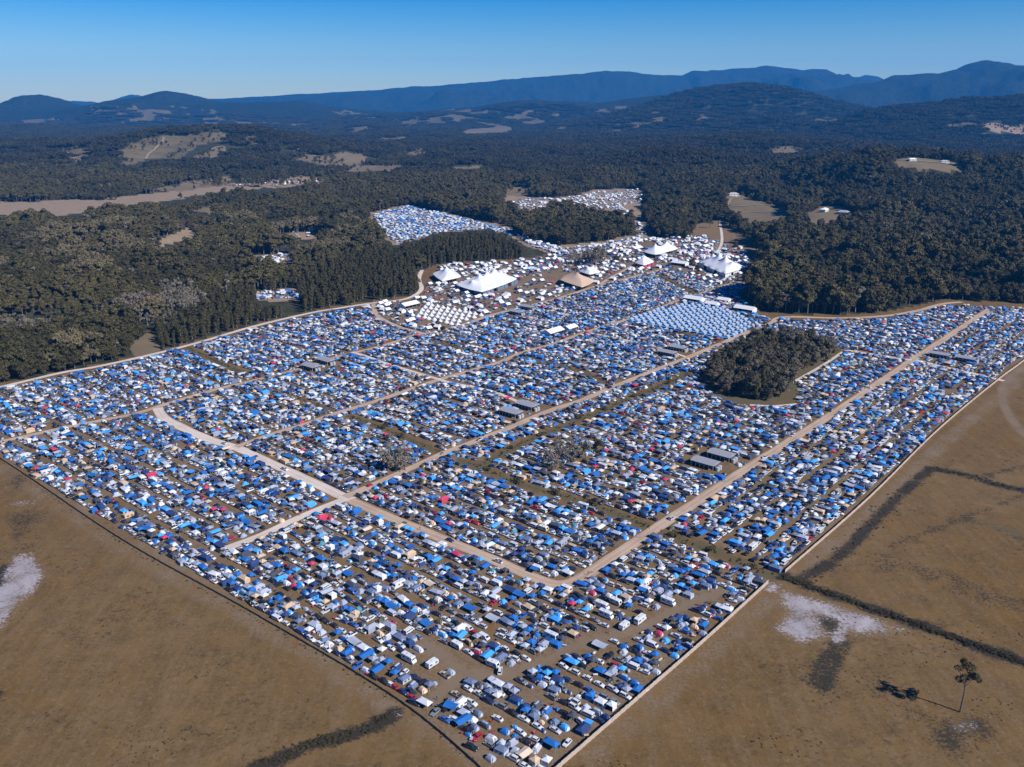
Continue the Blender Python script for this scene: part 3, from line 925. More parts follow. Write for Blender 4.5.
BELL_PX = [(431, 303), (486, 314), (452, 328), (408, 318)]
BELL = GP(BELL_PX)
HUT_PX = [(626, 321), (683, 303), (722, 308), (757, 325), (730, 339), (700, 336)]
HUT = GP(HUT_PX)
ARENA_PX = [(424, 290), (440, 266), (530, 260), (560, 254), (640, 240), (700, 236), (745, 250), (760, 270), (748, 282), (720, 288), (668, 268), (644, 274), (601, 285), (556, 299), (528, 306), (492, 315), (462, 325), (431, 333), (385, 318), (372, 303), (415, 299)]
ARENA = GP(ARENA_PX)
SHEDS_PX = [(705, 466), (721, 458), (511, 415), (527, 408), (311, 369), (326, 363), (667, 355), (677, 350), (939, 357), (965, 361), (516, 314), (527, 309)]

VD = GP([(0, 460), (400, 702)]); VD = VD[1] - VD[0]; VD /= np.linalg.norm(VD)       # along the dark fence
VN = np.array([-VD[1], VD[0]])
if VN[1] < 0:
    VN = -VN
UD = GP([(640, 540), (985, 312)]); UD = UD[1] - UD[0]; UD /= np.linalg.norm(UD)     # along the long straight road
UN = np.array([UD[1], -UD[0]])
VANG = math.atan2(VD[1], VD[0]); UANG = math.atan2(UD[1], UD[0])

# ------------------------------------------------------------------ roads
tan = road_material('dirt_road', (.30, .215, .155), (.37, .275, .205), (.44, .34, .27))
farm = road_material('farm_track', (.20, .155, .105), (.24, .185, .13), (.27, .21, .15))
pale = road_material('gravel_road', (.42, .35, .30), (.50, .43, .38), (.55, .49, .44))
ROADG = []
for i, (pl, hw, mk) in enumerate(ROADS):
    hw *= .70
    line = smooth_line(GP(pl), 5.0)
    ROADG.append((line, hw))
    d = np.gradient(line, axis=0); d /= np.linalg.norm(d, axis=1)[:, None]
    nrm = np.stack([-d[:, 1], d[:, 0]], -1)
    us = [-1, -.5, 0, .5, 1]
    rows = []
    for u in us:
        wob = hw * (1 + .16 * (fbm(line[:, 0] + u * 31, line[:, 1], 9, 3, 5) - .5) * 2)
        rows.append(line + nrm * (u * wob)[:, None])
    V = np.stack(rows, 1).reshape(-1, 2)
    V = np.concatenate([V, np.full((len(V), 1), .03 + .004 * i)], 1)
    n = len(line)
    q = []
    for k in range(n - 1):
        for j in range(4):
            a = k * 5 + j
            q.append((a, a + 5, a + 6, a + 1))
    me = bpy.data.meshes.new('road'); me.from_pydata(V.tolist(), [], q)
    me.materials.append(tan if mk == 'tan' else pale)
    at = me.attributes.new('across', 'FLOAT', 'POINT'); at.data.foreach_set('value', np.tile(np.array(us, np.float32), n))
    props(link('road', me), kind='structure')
LANEG = [(smooth_line(GP(p), 6.0), w) for p, w in LANES]
DITCHG = [(smooth_line(GP(p), 6.0), w * .72) for p, w in DITCH]


def road_gap(x, y):
    best = np.full(np.shape(x), 1e9)
    for line, hw in ROADG + LANEG + DITCHG:
        best = np.minimum(best, dpoly(x, y, line[::2] if len(line) > 8 else line) - hw)
    return best


# ------------------------------------------------------------------ ground sheet
FOREST_CLEAR_PX = [
    [(0, 203), (100, 199), (180, 191), (235, 184), (300, 176), (332, 176), (346, 182), (262, 189), (190, 197), (110, 209), (60, 217), (0, 219), (-120, 224), (-120, 214)],
    [(363, 214), (385, 209), (408, 204), (440, 211), (470, 218), (514, 229), (516, 237), (487, 229), (441, 232), (395, 246), (380, 236)],
    [(506, 229), (518, 227), (530, 236), (562, 245), (600, 241), (640, 233), (650, 239), (600, 252), (560, 257), (536, 250), (510, 238)],
    [(498, 207), (506, 196), (560, 198), (596, 190), (640, 189), (646, 202), (640, 212), (654, 236), (640, 239), (634, 226), (604, 212), (560, 209), (525, 212)],
    [(724, 196), (740, 194), (770, 203), (800, 219), (790, 226), (758, 227), (733, 216)],
    [(800, 216), (822, 206), (842, 206), (862, 216), (850, 224), (815, 232)],
    [(138, 250), (170, 236), (190, 227), (198, 237), (172, 245)],
    [(242, 256), (290, 254), (296, 262), (250, 266)], [(254, 292), (296, 289), (302, 300), (258, 302)], [(272, 236), (318, 231), (322, 238), (276, 243)],
    [(128, 345), (146, 330), (160, 343), (165, 352), (140, 358)],
    [(54, 148), (92, 147), (96, 151), (78, 165), (66, 166)], [(114, 165), (118, 150), (134, 139), (150, 137), (165, 136), (220, 132), (232, 138), (196, 146), (182, 158), (146, 160), (128, 166)],
    [(128, 168), (152, 165), (150, 171), (130, 173)], [(196, 156), (224, 146), (226, 151), (204, 162)], [(240, 134), (262, 140), (264, 144), (240, 138)],
    [(288, 150), (312, 154), (338, 160), (330, 167), (300, 160)], [(330, 152), (376, 153), (360, 164), (340, 168)], [(336, 166), (402, 164), (405, 170), (345, 172)], [(402, 155), (412, 147), (425, 147), (434, 154)],
    [(394, 142), (408, 138), (406, 144)], [(458, 130), (510, 126), (515, 131), (465, 134)], [(446, 166), (496, 164), (496, 168), (450, 170)],
    [(500, 192), (520, 186), (532, 188), (528, 198), (505, 200)], [(892, 160), (906, 157), (945, 160), (965, 164), (968, 171), (925, 170), (898, 166)],
    [(766, 148), (800, 146), (806, 151), (770, 153)], [(980, 122), (1024, 126), (1024, 134), (992, 132)], [(150, 190), (196, 180), (240, 176), (244, 186), (180, 192)],
    [(180, 212), (215, 205), (212, 214)], [(690, 240), (696, 224), (722, 220), (748, 240), (764, 252), (760, 268)],
]
FAR_PASTURE_PX = [[(90, 106), (210, 106), (230, 124), (100, 128)], [(330, 108), (420, 118), (440, 140), (340, 132)], [(440, 108), (560, 112), (560, 128), (440, 128)], [(600, 108), (660, 104), (665, 124), (610, 126)], [(940, 118), (1030, 124), (1030, 150), (960, 138)], [(480, 122), (640, 128), (630, 146), (480, 142)], [(230, 118), (330, 124), (330, 138), (240, 132)],
                  [(100, 112), (160, 108), (200, 112), (195, 126), (140, 124), (105, 120)], [(340, 112), (368, 116), (372, 128), (345, 130)], [(478, 114), (530, 112), (524, 122), (486, 122)], [(616, 116), (650, 108), (654, 116), (622, 122)],
                  [(560, 108), (580, 110), (570, 114)], [(20, 122), (60, 118), (66, 126), (24, 128)], [(700, 94), (712, 92), (714, 98), (700, 99)], [(888, 96), (896, 95), (893, 98)], [(410, 128), (440, 122), (446, 126)]]


def build_ground():
    ratio_n = 470
    rad = 55.0 * (15000 / 55.0) ** (np.arange(ratio_n + 1) / ratio_n)
    front = np.linspace(-math.radians(52), math.radians(52), 800)
    back = np.linspace(math.radians(52), 2 * PI - math.radians(52), 72)[1:-1]
    ang = np.concatenate([front, back])
    A, R = np.meshgrid(ang, rad)
    X = (R * np.sin(A)).ravel(); Y = (R * np.cos(A)).ravel()
    Z = terrain(X, Y)
    na, nr = len(ang), len(rad)
    i, j = np.meshgrid(np.arange(nr - 1), np.arange(na), indexing='ij')
    jn = (j + 1) % na
    q = np.stack([i * na + j, i * na + jn, (i + 1) * na + jn, (i + 1) * na + j], -1).reshape(-1, 4)
    q = q[:, ::-1]
    V = np.stack([X, Y, Z], -1)
    V = np.concatenate([V, [[0, 0, 0]]])
    c = len(V) - 1
    tri = np.stack([np.full(na, c), (np.arange(na) + 1) % na, np.arange(na)], -1)
    LI = np.concatenate([q.ravel(), tri.ravel()]); LS = np.concatenate([np.full(len(q), 4), np.full(na, 3)])
    me = raw_mesh('ground', V, LI, LS, None, [ground_material()])
    me.polygons.foreach_set('use_smooth', np.ones(len(LS), bool))
    x, y, z = V[:, 0], V[:, 1], V[:, 2]
    r = np.hypot(x, y)
    px, py = proj(x, y, z)
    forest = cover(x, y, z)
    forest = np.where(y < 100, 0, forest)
    past = np.zeros(len(x))
    infield = inpoly(x, y, OPEN)
    past = np.where(~infield & (y > 200) & (forest < .5), 1.0, 0.0)
    wet = np.zeros(len(x)); sand = np.zeros(len(x)); worn = np.zeros(len(x)); green = np.zeros(len(x))
    near = (r < 1500) & (y > 40)
    xn, yn = x[near], y[near]

    def stroke(arr, pts, w, s=1.0, soft=1.6):
        d = dpoly(xn, yn, smooth_line(GP(pts), 6.0))
        v = arr[near]; arr[near] = np.maximum(v, s * (1 - sstep(w * .4, w * soft, d)))

    def blob(arr, pts, s=1.0, soft=7.0):
        P = GP(pts)
        d = dpoly(xn, yn, P, True); ins = inpoly(xn, yn, P)
        sd = np.where(ins, d, -d)
        v = arr[near]; arr[near] = np.maximum(v, s * sstep(-soft, soft, sd))
    # right paddock
    stroke(wet, [(784, 577), (850, 601), (930, 629), (1024, 663), (1200, 728)], 3.2, 1.0)
    stroke(wet, [(803, 578), (840, 556), (868, 528), (895, 500), (915, 482), (932, 468)], 2.0, .8, 2.6)
    stroke(wet, [(930, 468), (975, 478), (1030, 492), (1200, 530)], 3.2, 1.0); stroke(wet, [(975, 478), (1030, 465)], 2.5, .6)
    stroke(wet, [(890, 546), (959, 520), (1030, 493)], 2.5, .45); stroke(wet, [(902, 505), (962, 521), (1030, 540)], 2.5, .4)
    stroke(wet, [(885, 563), (944, 580), (1030, 610)], 7, .38, 2.2); stroke(green, [(970, 522), (1010, 532)], 5, .5, 2)
    blob(sand, [(778, 588), (800, 598), (850, 610), (908, 633), (880, 633), (846, 631), (838, 644), (828, 636), (800, 641), (776, 630), (788, 612)], .95, 4)
    blob(sand, [(768, 585), (782, 582), (780, 592), (766, 594)], .7, 3)
    blob(wet, [(808, 614), (842, 616), (842, 632), (826, 634)], .9, 5)
    hole = np.zeros(len(x)); blob(hole, [(812, 615), (840, 617), (843, 630), (838, 640), (826, 635)], 1.0, 5); sand *= 1 - .8 * hole
    stroke(sand, [(846, 622), (838, 640)], 1.6, .8, 2)
    stroke(wet, [(842, 644), (830, 660), (817, 684)], 4.5, .75); blob(wet, [(870, 672), (930, 690), (950, 720), (900, 720), (860, 690)], .42, 12)
    blob(wet, [(935, 715), (985, 714), (990, 745), (960, 765), (930, 745)], .62, 7); blob(sand, [(955, 722), (972, 724), (970, 732), (955, 730)], .65, 3)
    stroke(worn, [(1030, 362), (1008, 380), (1002, 398), (1012, 420), (1030, 440)], 3, .8)
    # left paddock
    blob(sand, [(16, 556), (32, 555), (42, 574), (26, 596), (0, 626), (-30, 640), (-20, 600), (4, 580)], .95, 4); blob(sand, [(10, 503), (32, 500), (34, 504), (14, 507)], .6, 3)
    blob(wet, [(12, 510), (36, 505), (34, 540), (14, 552), (4, 540)], .55, 9); blob(wet, [(0, 566), (9, 564), (8, 585), (-8, 605), (-20, 590)], 1.0, 3); blob(wet, [(6, 470), (36, 476), (20, 490), (0, 488)], .5, 6); blob(wet, [(-10, 688), (6, 690), (0, 700), (-10, 700)], .9, 2)
    stroke(wet, [(255, 768), (290, 755), (310, 745), (350, 735), (375, 725), (396, 714)], 2.6, .95, 1.9)
    blob(sand, [(396, 712), (410, 714), (412, 720), (398, 718)], .5, 2)
    for k in range(26):
        cx_, cy_ = random.uniform(40, 360), random.uniform(560, 760)
        if cy_ > 480 + cx_ * .63:
            blob(wet, [(cx_ - 6, cy_), (cx_ + 2, cy_ - 3), (cx_ + 9, cy_ + 1), (cx_, cy_ + 4)], random.uniform(.25, .45), 5)
    # wheel tracks beside the fences
    stroke(worn, [(0, 466), (120, 546), (250, 619), (400, 711), (500, 778)], 4, .5, 2.0); stroke(worn, [(590, 760), (700, 662), (772, 598)], 4, .5, 2.0); stroke(worn, [(800, 574), (880, 505), (950, 438), (1030, 372)], 4, .55, 2.0)
    # campsite floor and lanes
    cm = inpoly(xn, yn, CAMP)
    v = worn[near]; v[cm] = np.maximum(v[cm], .42 + .5 * (fbm(xn[cm], yn[cm], 25, 3, 8) - .35)); worn[near] = v
    am_ = inpoly(xn, yn, ARENA); v = worn[near]; v[am_] = np.maximum(v[am_], .55 + .6 * (fbm(xn[am_], yn[am_], 30, 3, 18) - .4)); worn[near] = v
    for line, w in LANEG:
        d = dpoly(xn, yn, line); v = worn[near]; worn[near] = np.maximum(v, .95 * (1 - sstep(w * .5, w * 1.5, d)))
    for line, w in DITCHG:
        d = dpoly(xn, yn, line); v = green[near]; green[near] = np.maximum(v, .9 * (1 - sstep(w * .6, w * 1.2, d)))
        v = worn[near]; worn[near] = v * sstep(w * .6, w * 1.2, d)
    ii = inpoly(xn, yn, ISLE); v = green[near]; v[ii] = .8; green[near] = v
    straw = np.zeros(len(x))
    wxn = (fbm(x, y, 45, 3, 91) - .5) * 10; wyn = (fbm(x, y, 45, 3, 92) - .5) * 3
    for k, poly in enumerate(FOREST_CLEAR_PX):
        v = 1.0 if k in (0, 1, 2, 3, 6, 7, 8, 9, 26) else .1 if k in (11, 12) else .35
        straw = np.where(inpoly(px + wxn, py + wyn, poly), np.maximum(straw, v), straw)
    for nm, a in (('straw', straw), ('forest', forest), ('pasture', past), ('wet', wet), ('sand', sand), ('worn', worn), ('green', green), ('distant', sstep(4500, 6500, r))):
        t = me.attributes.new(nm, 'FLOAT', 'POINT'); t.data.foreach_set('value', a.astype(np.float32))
    return props(link('ground', me), kind='structure')


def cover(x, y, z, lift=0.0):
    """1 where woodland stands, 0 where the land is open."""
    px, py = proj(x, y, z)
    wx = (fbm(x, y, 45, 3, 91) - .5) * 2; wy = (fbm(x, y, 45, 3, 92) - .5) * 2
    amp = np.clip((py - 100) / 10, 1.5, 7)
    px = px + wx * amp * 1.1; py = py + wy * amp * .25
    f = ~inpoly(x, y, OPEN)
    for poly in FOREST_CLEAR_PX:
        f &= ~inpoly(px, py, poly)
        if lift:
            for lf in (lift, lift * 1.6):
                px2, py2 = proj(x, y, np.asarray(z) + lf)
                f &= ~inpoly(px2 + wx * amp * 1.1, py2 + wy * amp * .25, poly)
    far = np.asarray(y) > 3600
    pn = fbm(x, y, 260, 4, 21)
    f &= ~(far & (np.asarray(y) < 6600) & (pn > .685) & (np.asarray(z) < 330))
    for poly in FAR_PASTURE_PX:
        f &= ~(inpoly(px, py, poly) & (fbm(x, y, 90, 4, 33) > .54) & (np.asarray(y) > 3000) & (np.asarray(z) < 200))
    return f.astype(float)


build_ground()

# ------------------------------------------------------------------ fill the campsite
W_CAR = (['white'] * 29 + ['silver'] * 12 + ['grey'] * 14 + ['black'] * 24 + ['navy'] * 10 + ['blue'] * 6 + ['red'] * 2 + ['beige'] * 4)
W_DOME = ['blue'] * 22 + ['navy'] * 15 + ['azure'] * 12 + ['grey'] * 17 + ['silver'] * 12 + ['white'] * 7 + ['teal'] * 4 + ['beige'] * 6 + ['red'] * 1 + ['olive'] * 3 + ['slate'] * 16 + ['charcoal'] * 9
W_CABIN = ['blue'] * 14 + ['navy'] * 12 + ['silver'] * 13 + ['white'] * 13 + ['grey'] * 10 + ['beige'] * 9 + ['slate'] * 16 + ['azure'] * 6 + ['red'] * 1 + ['charcoal'] * 9
W_GAZ = ['blue'] * 24 + ['navy'] * 12 + ['azure'] * 12 + ['white'] * 18 + ['silver'] * 8 + ['grey'] * 6 + ['beige'] * 7 + ['red'] * 3 + ['charcoal'] * 12 + ['slate'] * 9
W_TARP = ['blue'] * 26 + ['azure'] * 14 + ['silver'] * 18 + ['navy'] * 8 + ['grey'] * 8 + ['white'] * 8 + ['cream'] * 4
rc = random.choice


def pick(car_row):
    r = random.random()
    if car_row:
        if r < .80: return ('parked_car', rc(['sedan'] * 4 + ['hatchback'] * 4 + ['wagon'] * 4 + ['ute'] * 2), rc(W_CAR), 5.2)
        if r < .87: return ('van', 'van', rc(['white'] * 7 + ['silver'] * 2 + ['grey', 'beige', 'blue']), 5.6)
        if r < .875: return ('van', 'motorhome', 'white', 7.4)
        if r < .89: return ('caravan', rc(['plain', 'awning']), rc(['white', 'white', 'white', 'cream']), 7.0)
        r = random.random()
    if r < .30: return ('dome_tent', rc(['dome', 'dome', 'long']), rc(W_DOME), 4.4)
    if r < .39: return ('dome_tent', 'small', rc(W_DOME), 3.0)
    if r < .60: return ('cabin_tent', rc(['cabin', 'cabin', 'awned']), rc(W_CABIN), 5.2)
    if r < .85: return ('gazebo', rc(['plain', 'plain', 'walled', 'double']), rc(W_GAZ), 3.5)
    if r < .91: return ('tarp_shelter', rc(['tarp', 'long']), rc(W_TARP), 5.6)
    return ('parked_car', rc(['sedan', 'hatchback', 'wagon']), rc(W_CAR), 5.0)


ITEMS = []


def fill(origin, d, nvec, ang, t0, t1, s0, s1, where, ref, dens=1.0, pitch=14.6):
    subs = [1.0, 3.5, 6.0, 8.6, 10.9]
    k = 0
    s = s0
    while s < s1:
        for si, so in enumerate(subs):
            t = t0 + random.uniform(0, 4)
            while t < t1:
                kd, st, c, ln = pick(si in (0, 4))
                if kd == 'gazebo' and st == 'double': ln = 6.4
                jit = random.uniform(-.45, .45)
                p = origin + d * (t + ln / 2) + nvec * (s + so + jit)
                if kd in ('parked_car', 'van', 'caravan'):
                    rz = ang + random.gauss(0, .05) + (PI if random.random() < .5 else 0)
                    if random.random() < .10: rz += PI / 2
                else:
                    rz = ang + random.choice([0, 0, PI / 2, PI, -PI / 2]) + random.gauss(0, .09)
                ITEMS.append(dict(kind=kd, style=st, c=c, x=p[0], y=p[1], rz=rz, t=t, strip=k + 1, sub=si, ref=ref, where=where, keep=random.random() < dens))
                t += ln * .83 + abs(random.gauss(0, .35)) + (random.uniform(1.5, 5) if random.random() < .07 else 0)
        s += pitch + random.uniform(-.6, .6)
        k += 1


O1 = G(0, 460)
fill(O1, VD, VN, VANG, -260, 560, 2.2, 900, 'main', 'dark fence', .97)
O2 = G(785, 573)
fill(O2, UD, -UN, UANG, -60, 700, 2.6, 240, 'east', 'banner fence', .97)

X = np.array([i['x'] for i in ITEMS]); Y = np.array([i['y'] for i in ITEMS])
PX, PY = proj(X, Y)
east_line = ROADG[5][0]
# east block = on the far side of the long straight road and beyond the ditch
EASTP = np.concatenate([GP([(640, 540), (686, 509), (725, 483), (790, 441), (843, 407), (911, 361), (940, 342), (990, 309), (1024, 308), (1090, 309), (1024, 360), (1000, 378), (940, 428), (870, 497), (784, 572), (731, 558), (695, 544)])])
in_camp = inpoly(X, Y, CAMP)
in_east = inpoly(X, Y, EASTP)
edge = dpoly(X, Y, CAMP, True)
gap = road_gap(X, Y)
ok = in_camp & (edge > 2.3) & (gap > .9)
size = np.array([{'parked_car': 0, 'van': .3, 'caravan': .8, 'dome_tent': .2, 'cabin_tent': .6, 'gazebo': .3, 'tarp_shelter': .8}[i['kind']] for i in ITEMS])
ok &= gap > .9 + size
ok &= ~inpoly(X, Y, ISLE) & ~inpoly(X, Y, BELL) & ~inpoly(X, Y, HUT) & ~inpoly(X, Y, ARENA)
ok &= np.array([i['keep'] for i in ITEMS])
wh = np.array([i['where'] == 'east' for i in ITEMS])
ok &= (wh == in_east)
for sp in SHEDS_PX:
    g = G(*sp)
    dx = (X - g[0]) * VD[0] + (Y - g[1]) * VD[1]; dy = (X - g[0]) * VN[0] + (Y - g[1]) * VN[1]
    ok &= ~((np.abs(dx) < 13) & (np.abs(dy) < 8.5))
# patchy gaps: brown grass shows between camps
gapn = fbm(X, Y, 28, 3, 44)
front = sstep(420, 250, np.hypot(X, Y))
ok &= gapn < np.where(front > .3, .90, .79)
ok &= (PX > -90) & (PX < 1120) & (PY < 830)
GAZ_BIG = [(G(468, 646), 'big')]
ITEMS = [it for it, k in zip(ITEMS, ok) if k]

TREESPOT = GP([(388, 472), (396, 471), (405, 470), (552, 470), (562, 466), (574, 462), (586, 459), (598, 449)])
ITEMS = [i for i in ITEMS if np.min((TREESPOT[:, 0] - i['x']) ** 2 + (TREESPOT[:, 1] - i['y']) ** 2) > 16]

# thin out overlaps left where the two row systems meet
cell = {}
keep = []
FOOT = {'small': 1.2, 'dome': 1.75, 'long': 2.3, 'gazebo': 1.55, 'double': 2.4, 'cabin_tent': 2.3, 'tarp': 2.3, 'parked_car': 1.45, 'van': 1.7, 'caravan': 2.5, 'motorhome': 2.4}
for it in ITEMS:
    k = (int(it['x'] // 6), int(it['y'] // 6))
    r = FOOT.get(it['style'], FOOT.get(it['kind'], 1.6))
    bad = False
    for a in (-1, 0, 1):
        for b in (-1, 0, 1):
            for o in cell.get((k[0] + a, k[1] + b), ()):
                if (o['x'] - it['x']) ** 2 + (o['y'] - it['y']) ** 2 < (.73 * (r + o['r'])) ** 2:
                    bad = True
    if not bad:
        it['r'] = r
        cell.setdefault(k, []).append(it); keep.append(it)
ITEMS = keep

# a second pass squeezes smaller tents, cars and shelters into what is left of each strip
nf = 110000
lo_, hi_ = CAMP.min(0), CAMP.max(0)
fxy = np.stack([RNG.uniform(lo_[0], hi_[0], nf), RNG.uniform(lo_[1], hi_[1], nf)], -1)
fk = inpoly(fxy[:, 0], fxy[:, 1], CAMP); fxy = fxy[fk]
fpx, fpy = proj(fxy[:, 0], fxy[:, 1])
fe = inpoly(fxy[:, 0], fxy[:, 1], EASTP)
fs = np.where(fe, (fxy - O2) @ -UN - 2.6, (fxy - O1) @ VN - 2.2)
fgood = (fpx > -60) & (fpx < 1090) & (fpy < 800) & (dpoly(fxy[:, 0], fxy[:, 1], CAMP, True) > 2.6) & (road_gap(fxy[:, 0], fxy[:, 1]) > 1.2) & ((fs % 14.6) < np.where(fe, 12.9, 12.0))
for q in (ISLE, BELL, HUT, ARENA):
    fgood &= ~inpoly(fxy[:, 0], fxy[:, 1], q)
for sp in SHEDS_PX:
    g = G(*sp)
    dx = (fxy - g) @ VD; dy = (fxy - g) @ VN
    fgood &= ~((np.abs(dx) < 11) & (np.abs(dy) < 7))
for q in TREESPOT:
    fgood &= ((fxy - q) ** 2).sum(1) > 16
fgood &= fbm(fxy[:, 0], fxy[:, 1], 22, 3, 45) < np.where(np.hypot(fxy[:, 0], fxy[:, 1]) < 360, .86, .72)
for (x, y), ee, s_ in zip(fxy[fgood], fe[fgood], fs[fgood]):
    kd, st, c, ln = pick(random.random() < .28)
    if st in ('motorhome', 'long', 'tarp', 'awning', 'awned'): kd, st, c = 'dome_tent', rc(['small', 'small', 'dome']), rc(W_DOME)
    k = (int(x // 6), int(y // 6)); r = FOOT.get(st, FOOT.get(kd, 1.6))
    if any((o['x'] - x) ** 2 + (o['y'] - y) ** 2 < (.70 * (r + o['r'])) ** 2 for a in (-1, 0, 1) for b in (-1, 0, 1) for o in cell.get((k[0] + a, k[1] + b), ())): continue
    ang = UANG if ee else VANG
    it = dict(kind=kd, style=st, c=c, x=x, y=y, rz=ang + random.choice([0, PI]) + random.gauss(0, .15), t=0, strip=max(1, int(s_ // 14.6) + 1), sub=9, ref='banner fence' if ee else 'dark fence', where='east' if ee else 'main', keep=True, r=r)
    cell.setdefault(k, []).append(it); ITEMS.append(it)

# big hired marquees and odd caravans seen near the front
for (px, py, kd, st, c, a) in [(624, 628, 'caravan', 'plain', 'white', UANG), (640, 622, 'van', 'motorhome', 'white', UANG), (606, 617, 'van', 'motorhome', 'white', VANG), (602, 608, 'van', 'motorhome', 'white', VANG),
                               (668, 604, 'van', 'motorhome', 'white', VANG), (471, 611, 'tarp_shelter', 'long', 'blue', VANG), (493, 621, 'tarp_shelter', 'long', 'silver', VANG), (600, 648, 'tarp_shelter', 'long', 'silver', VANG),
                               (510, 592, 'tarp_shelter', 'long', 'navy', VANG), (520, 597, 'tarp_shelter', 'long', 'blue', VANG), (600, 673, 'cabin_tent', 'cabin', 'blue', VANG), (551, 747, 'gazebo', 'double', 'blue', VANG),
                               (409, 661, 'van', 'motorhome', 'white', VANG), (421, 670, 'van', 'van', 'white', VANG), (432, 666, 'caravan', 'plain', 'white', UANG), (166, 511, 'cabin_tent', 'awned', 'azure', VANG), (30, 468, 'tarp_shelter', 'long', 'azure', VANG)]:
    g = G(px, py)
    ITEMS = [i for i in ITEMS if (i['x'] - g[0]) ** 2 + (i['y'] - g[1]) ** 2 > 4.2 ** 2]
    s = float((g - O1) @ VN)
    ITEMS.append(dict(kind=kd, style=st, c=c, x=g[0], y=g[1], rz=a, t=0, strip=max(1, int(s // 14.6) + 1), sub=1, ref='dark fence', where='main', keep=True))


# ---- rows of bell tents and wall tents
def grid(quad, d, nvec, dt, dn, kd, st, c, ang, jitter=.4):
    c0 = quad.mean(0)
    out = []
    for a in range(-40, 41):
        for b in range(-30, 31):
            p = c0 + d * (a * dt + (b % 2) * dt * .0) + nvec * b * dn
            out.append((p[0] + random.gauss(0, jitter), p[1] + random.gauss(0, jitter), a, b))
    P = np.array(out)
    k = inpoly(P[:, 0], P[:, 1], quad)
    return [dict(kind=kd, style=st, c=c, x=q[0], y=q[1], rz=ang + random.gauss(0, .05), a=int(q[2]), b=int(q[3]), where=kd) for q in P[k]]


BELLS = grid(BELL, VD, VN, 6.6, 9.5, 'bell_tent', 'bell', 'white', VANG)
HUTS = grid(HUT, VD, VN, 6.9, 7.6, 'glamping_tent', 'hut', 'white', math.atan2(VN[1], VN[0]), .28)
HUTS = sorted(HUTS, key=lambda i: math.hypot(i['x'], i['y']))

# ------------------------------------------------------------------ labels
CARNAME = {'sedan': 'sedan', 'hatchback': 'hatchback', 'wagon': 'wagon', 'ute': 'ute', 'van': 'van', 'motorhome': 'motorhome'}


def say(it):
    k = it['kind']
    n = SAY[k] or CARNAME[it['style']]
    if k == 'dome_tent' and it['style'] == 'small': n = 'pup tent'
    if k == 'gazebo' and it['style'] == 'double': n = 'double gazebo'
    if k == 'tarp_shelter': n = 'tarp'
    return f"{it['c']} {n}"


ORD = ['zeroth', 'first', 'second', 'third', 'fourth', 'fifth', 'sixth', 'seventh', 'eighth', 'ninth', 'tenth', 'eleventh', 'twelfth', 'thirteenth', 'fourteenth', 'fifteenth', 'sixteenth', 'seventeenth', 'eighteenth', 'nineteenth', 'twentieth',
       'twenty-first', 'twenty-second', 'twenty-third', 'twenty-fourth', 'twenty-fifth', 'twenty-sixth', 'twenty-seventh', 'twenty-eighth', 'twenty-ninth', 'thirtieth', 'thirty-first', 'thirty-second', 'thirty-third', 'thirty-fourth', 'thirty-fifth', 'thirty-sixth', 'thirty-seventh', 'thirty-eighth', 'thirty-ninth', 'fortieth'] + ['farthest'] * 40
USED = set()
AX = np.array([i['x'] for i in ITEMS]); AY = np.array([i['y'] for i in ITEMS])


def label_for(idx):
    it = ITEMS[idx]
    d2 = (AX - it['x']) ** 2 + (AY - it['y']) ** 2
    o = [j for j in np.argsort(d2)[1:9]]
    names = []
    for j in o:
        n = say(ITEMS[j])
        if n not in names:
            names.append(n)
    names += ['bare grass'] * 4
    place_ = f"{ORD[it['strip']]} strip from {it['ref']}"
    me = say(it)
    for a, b in ((0, 1), (0, 2), (1, 2), (0, 3), (1, 3), (2, 3), (0, 4), (1, 4)):
        if b < len(names):
            l = f"{me} between {names[a]} and {names[b]}, {place_}"
            if l not in USED and len(l.split()) <= 16:
                USED.add(l); return l
    for a in range(len(names)):
        l = f"{me} touching {names[a]} and near {names[(a + 3) % len(names)]}, {place_}"
        if l not in USED and len(l.split()) <= 16:
            USED.add(l); return l
    return f"{me}, {place_}"


dist = np.hypot(AX, AY)
ipx, ipy = proj(AX, AY, 1.0)
inside = (ipx > 4) & (ipx < 1020) & (ipy < 763)
order = np.argsort(dist)
NIND = {'parked_car': 300, 'van': 200, 'caravan': 120, 'dome_tent': 300, 'cabin_tent': 300, 'gazebo': 300, 'tarp_shelter': 160}
NDET = {'parked_car': 60, 'van': 25, 'caravan': 20, 'dome_tent': 80, 'cabin_tent': 60, 'gazebo': 80, 'tarp_shelter': 25}
cnt = {k: 0 for k in NIND}
rest = {k: [] for k in NIND}
for idx in order:
    it = ITEMS[idx]; k = it['kind']
    if inside[idx] and cnt[k] < NIND[k]:
        cnt[k] += 1
        place(k, it['style'], it['c'], it['x'], it['y'], it['rz'], label_for(idx), cnt[k] <= NDET[k])
    else:
        rest[k].append(it)
STUFFNAME = {'parked_car': 'distant_cars', 'van': 'distant_vans', 'caravan': 'distant_caravans', 'dome_tent': 'distant_dome_tents', 'cabin_tent': 'distant_cabin_tents', 'gazebo': 'distant_gazebos', 'tarp_shelter': 'distant_tarps'}
for k, its in rest.items():
    if its:
        merged(STUFFNAME[k], its, 'mass of far ' + CAT[k] + 's packed together in the campsite')
print('items', len(ITEMS), cnt, {k: len(v) for k, v in rest.items()}, 'bells', len(BELLS), 'huts', len(HUTS))

# folding chairs and tables beside the nearest shelters


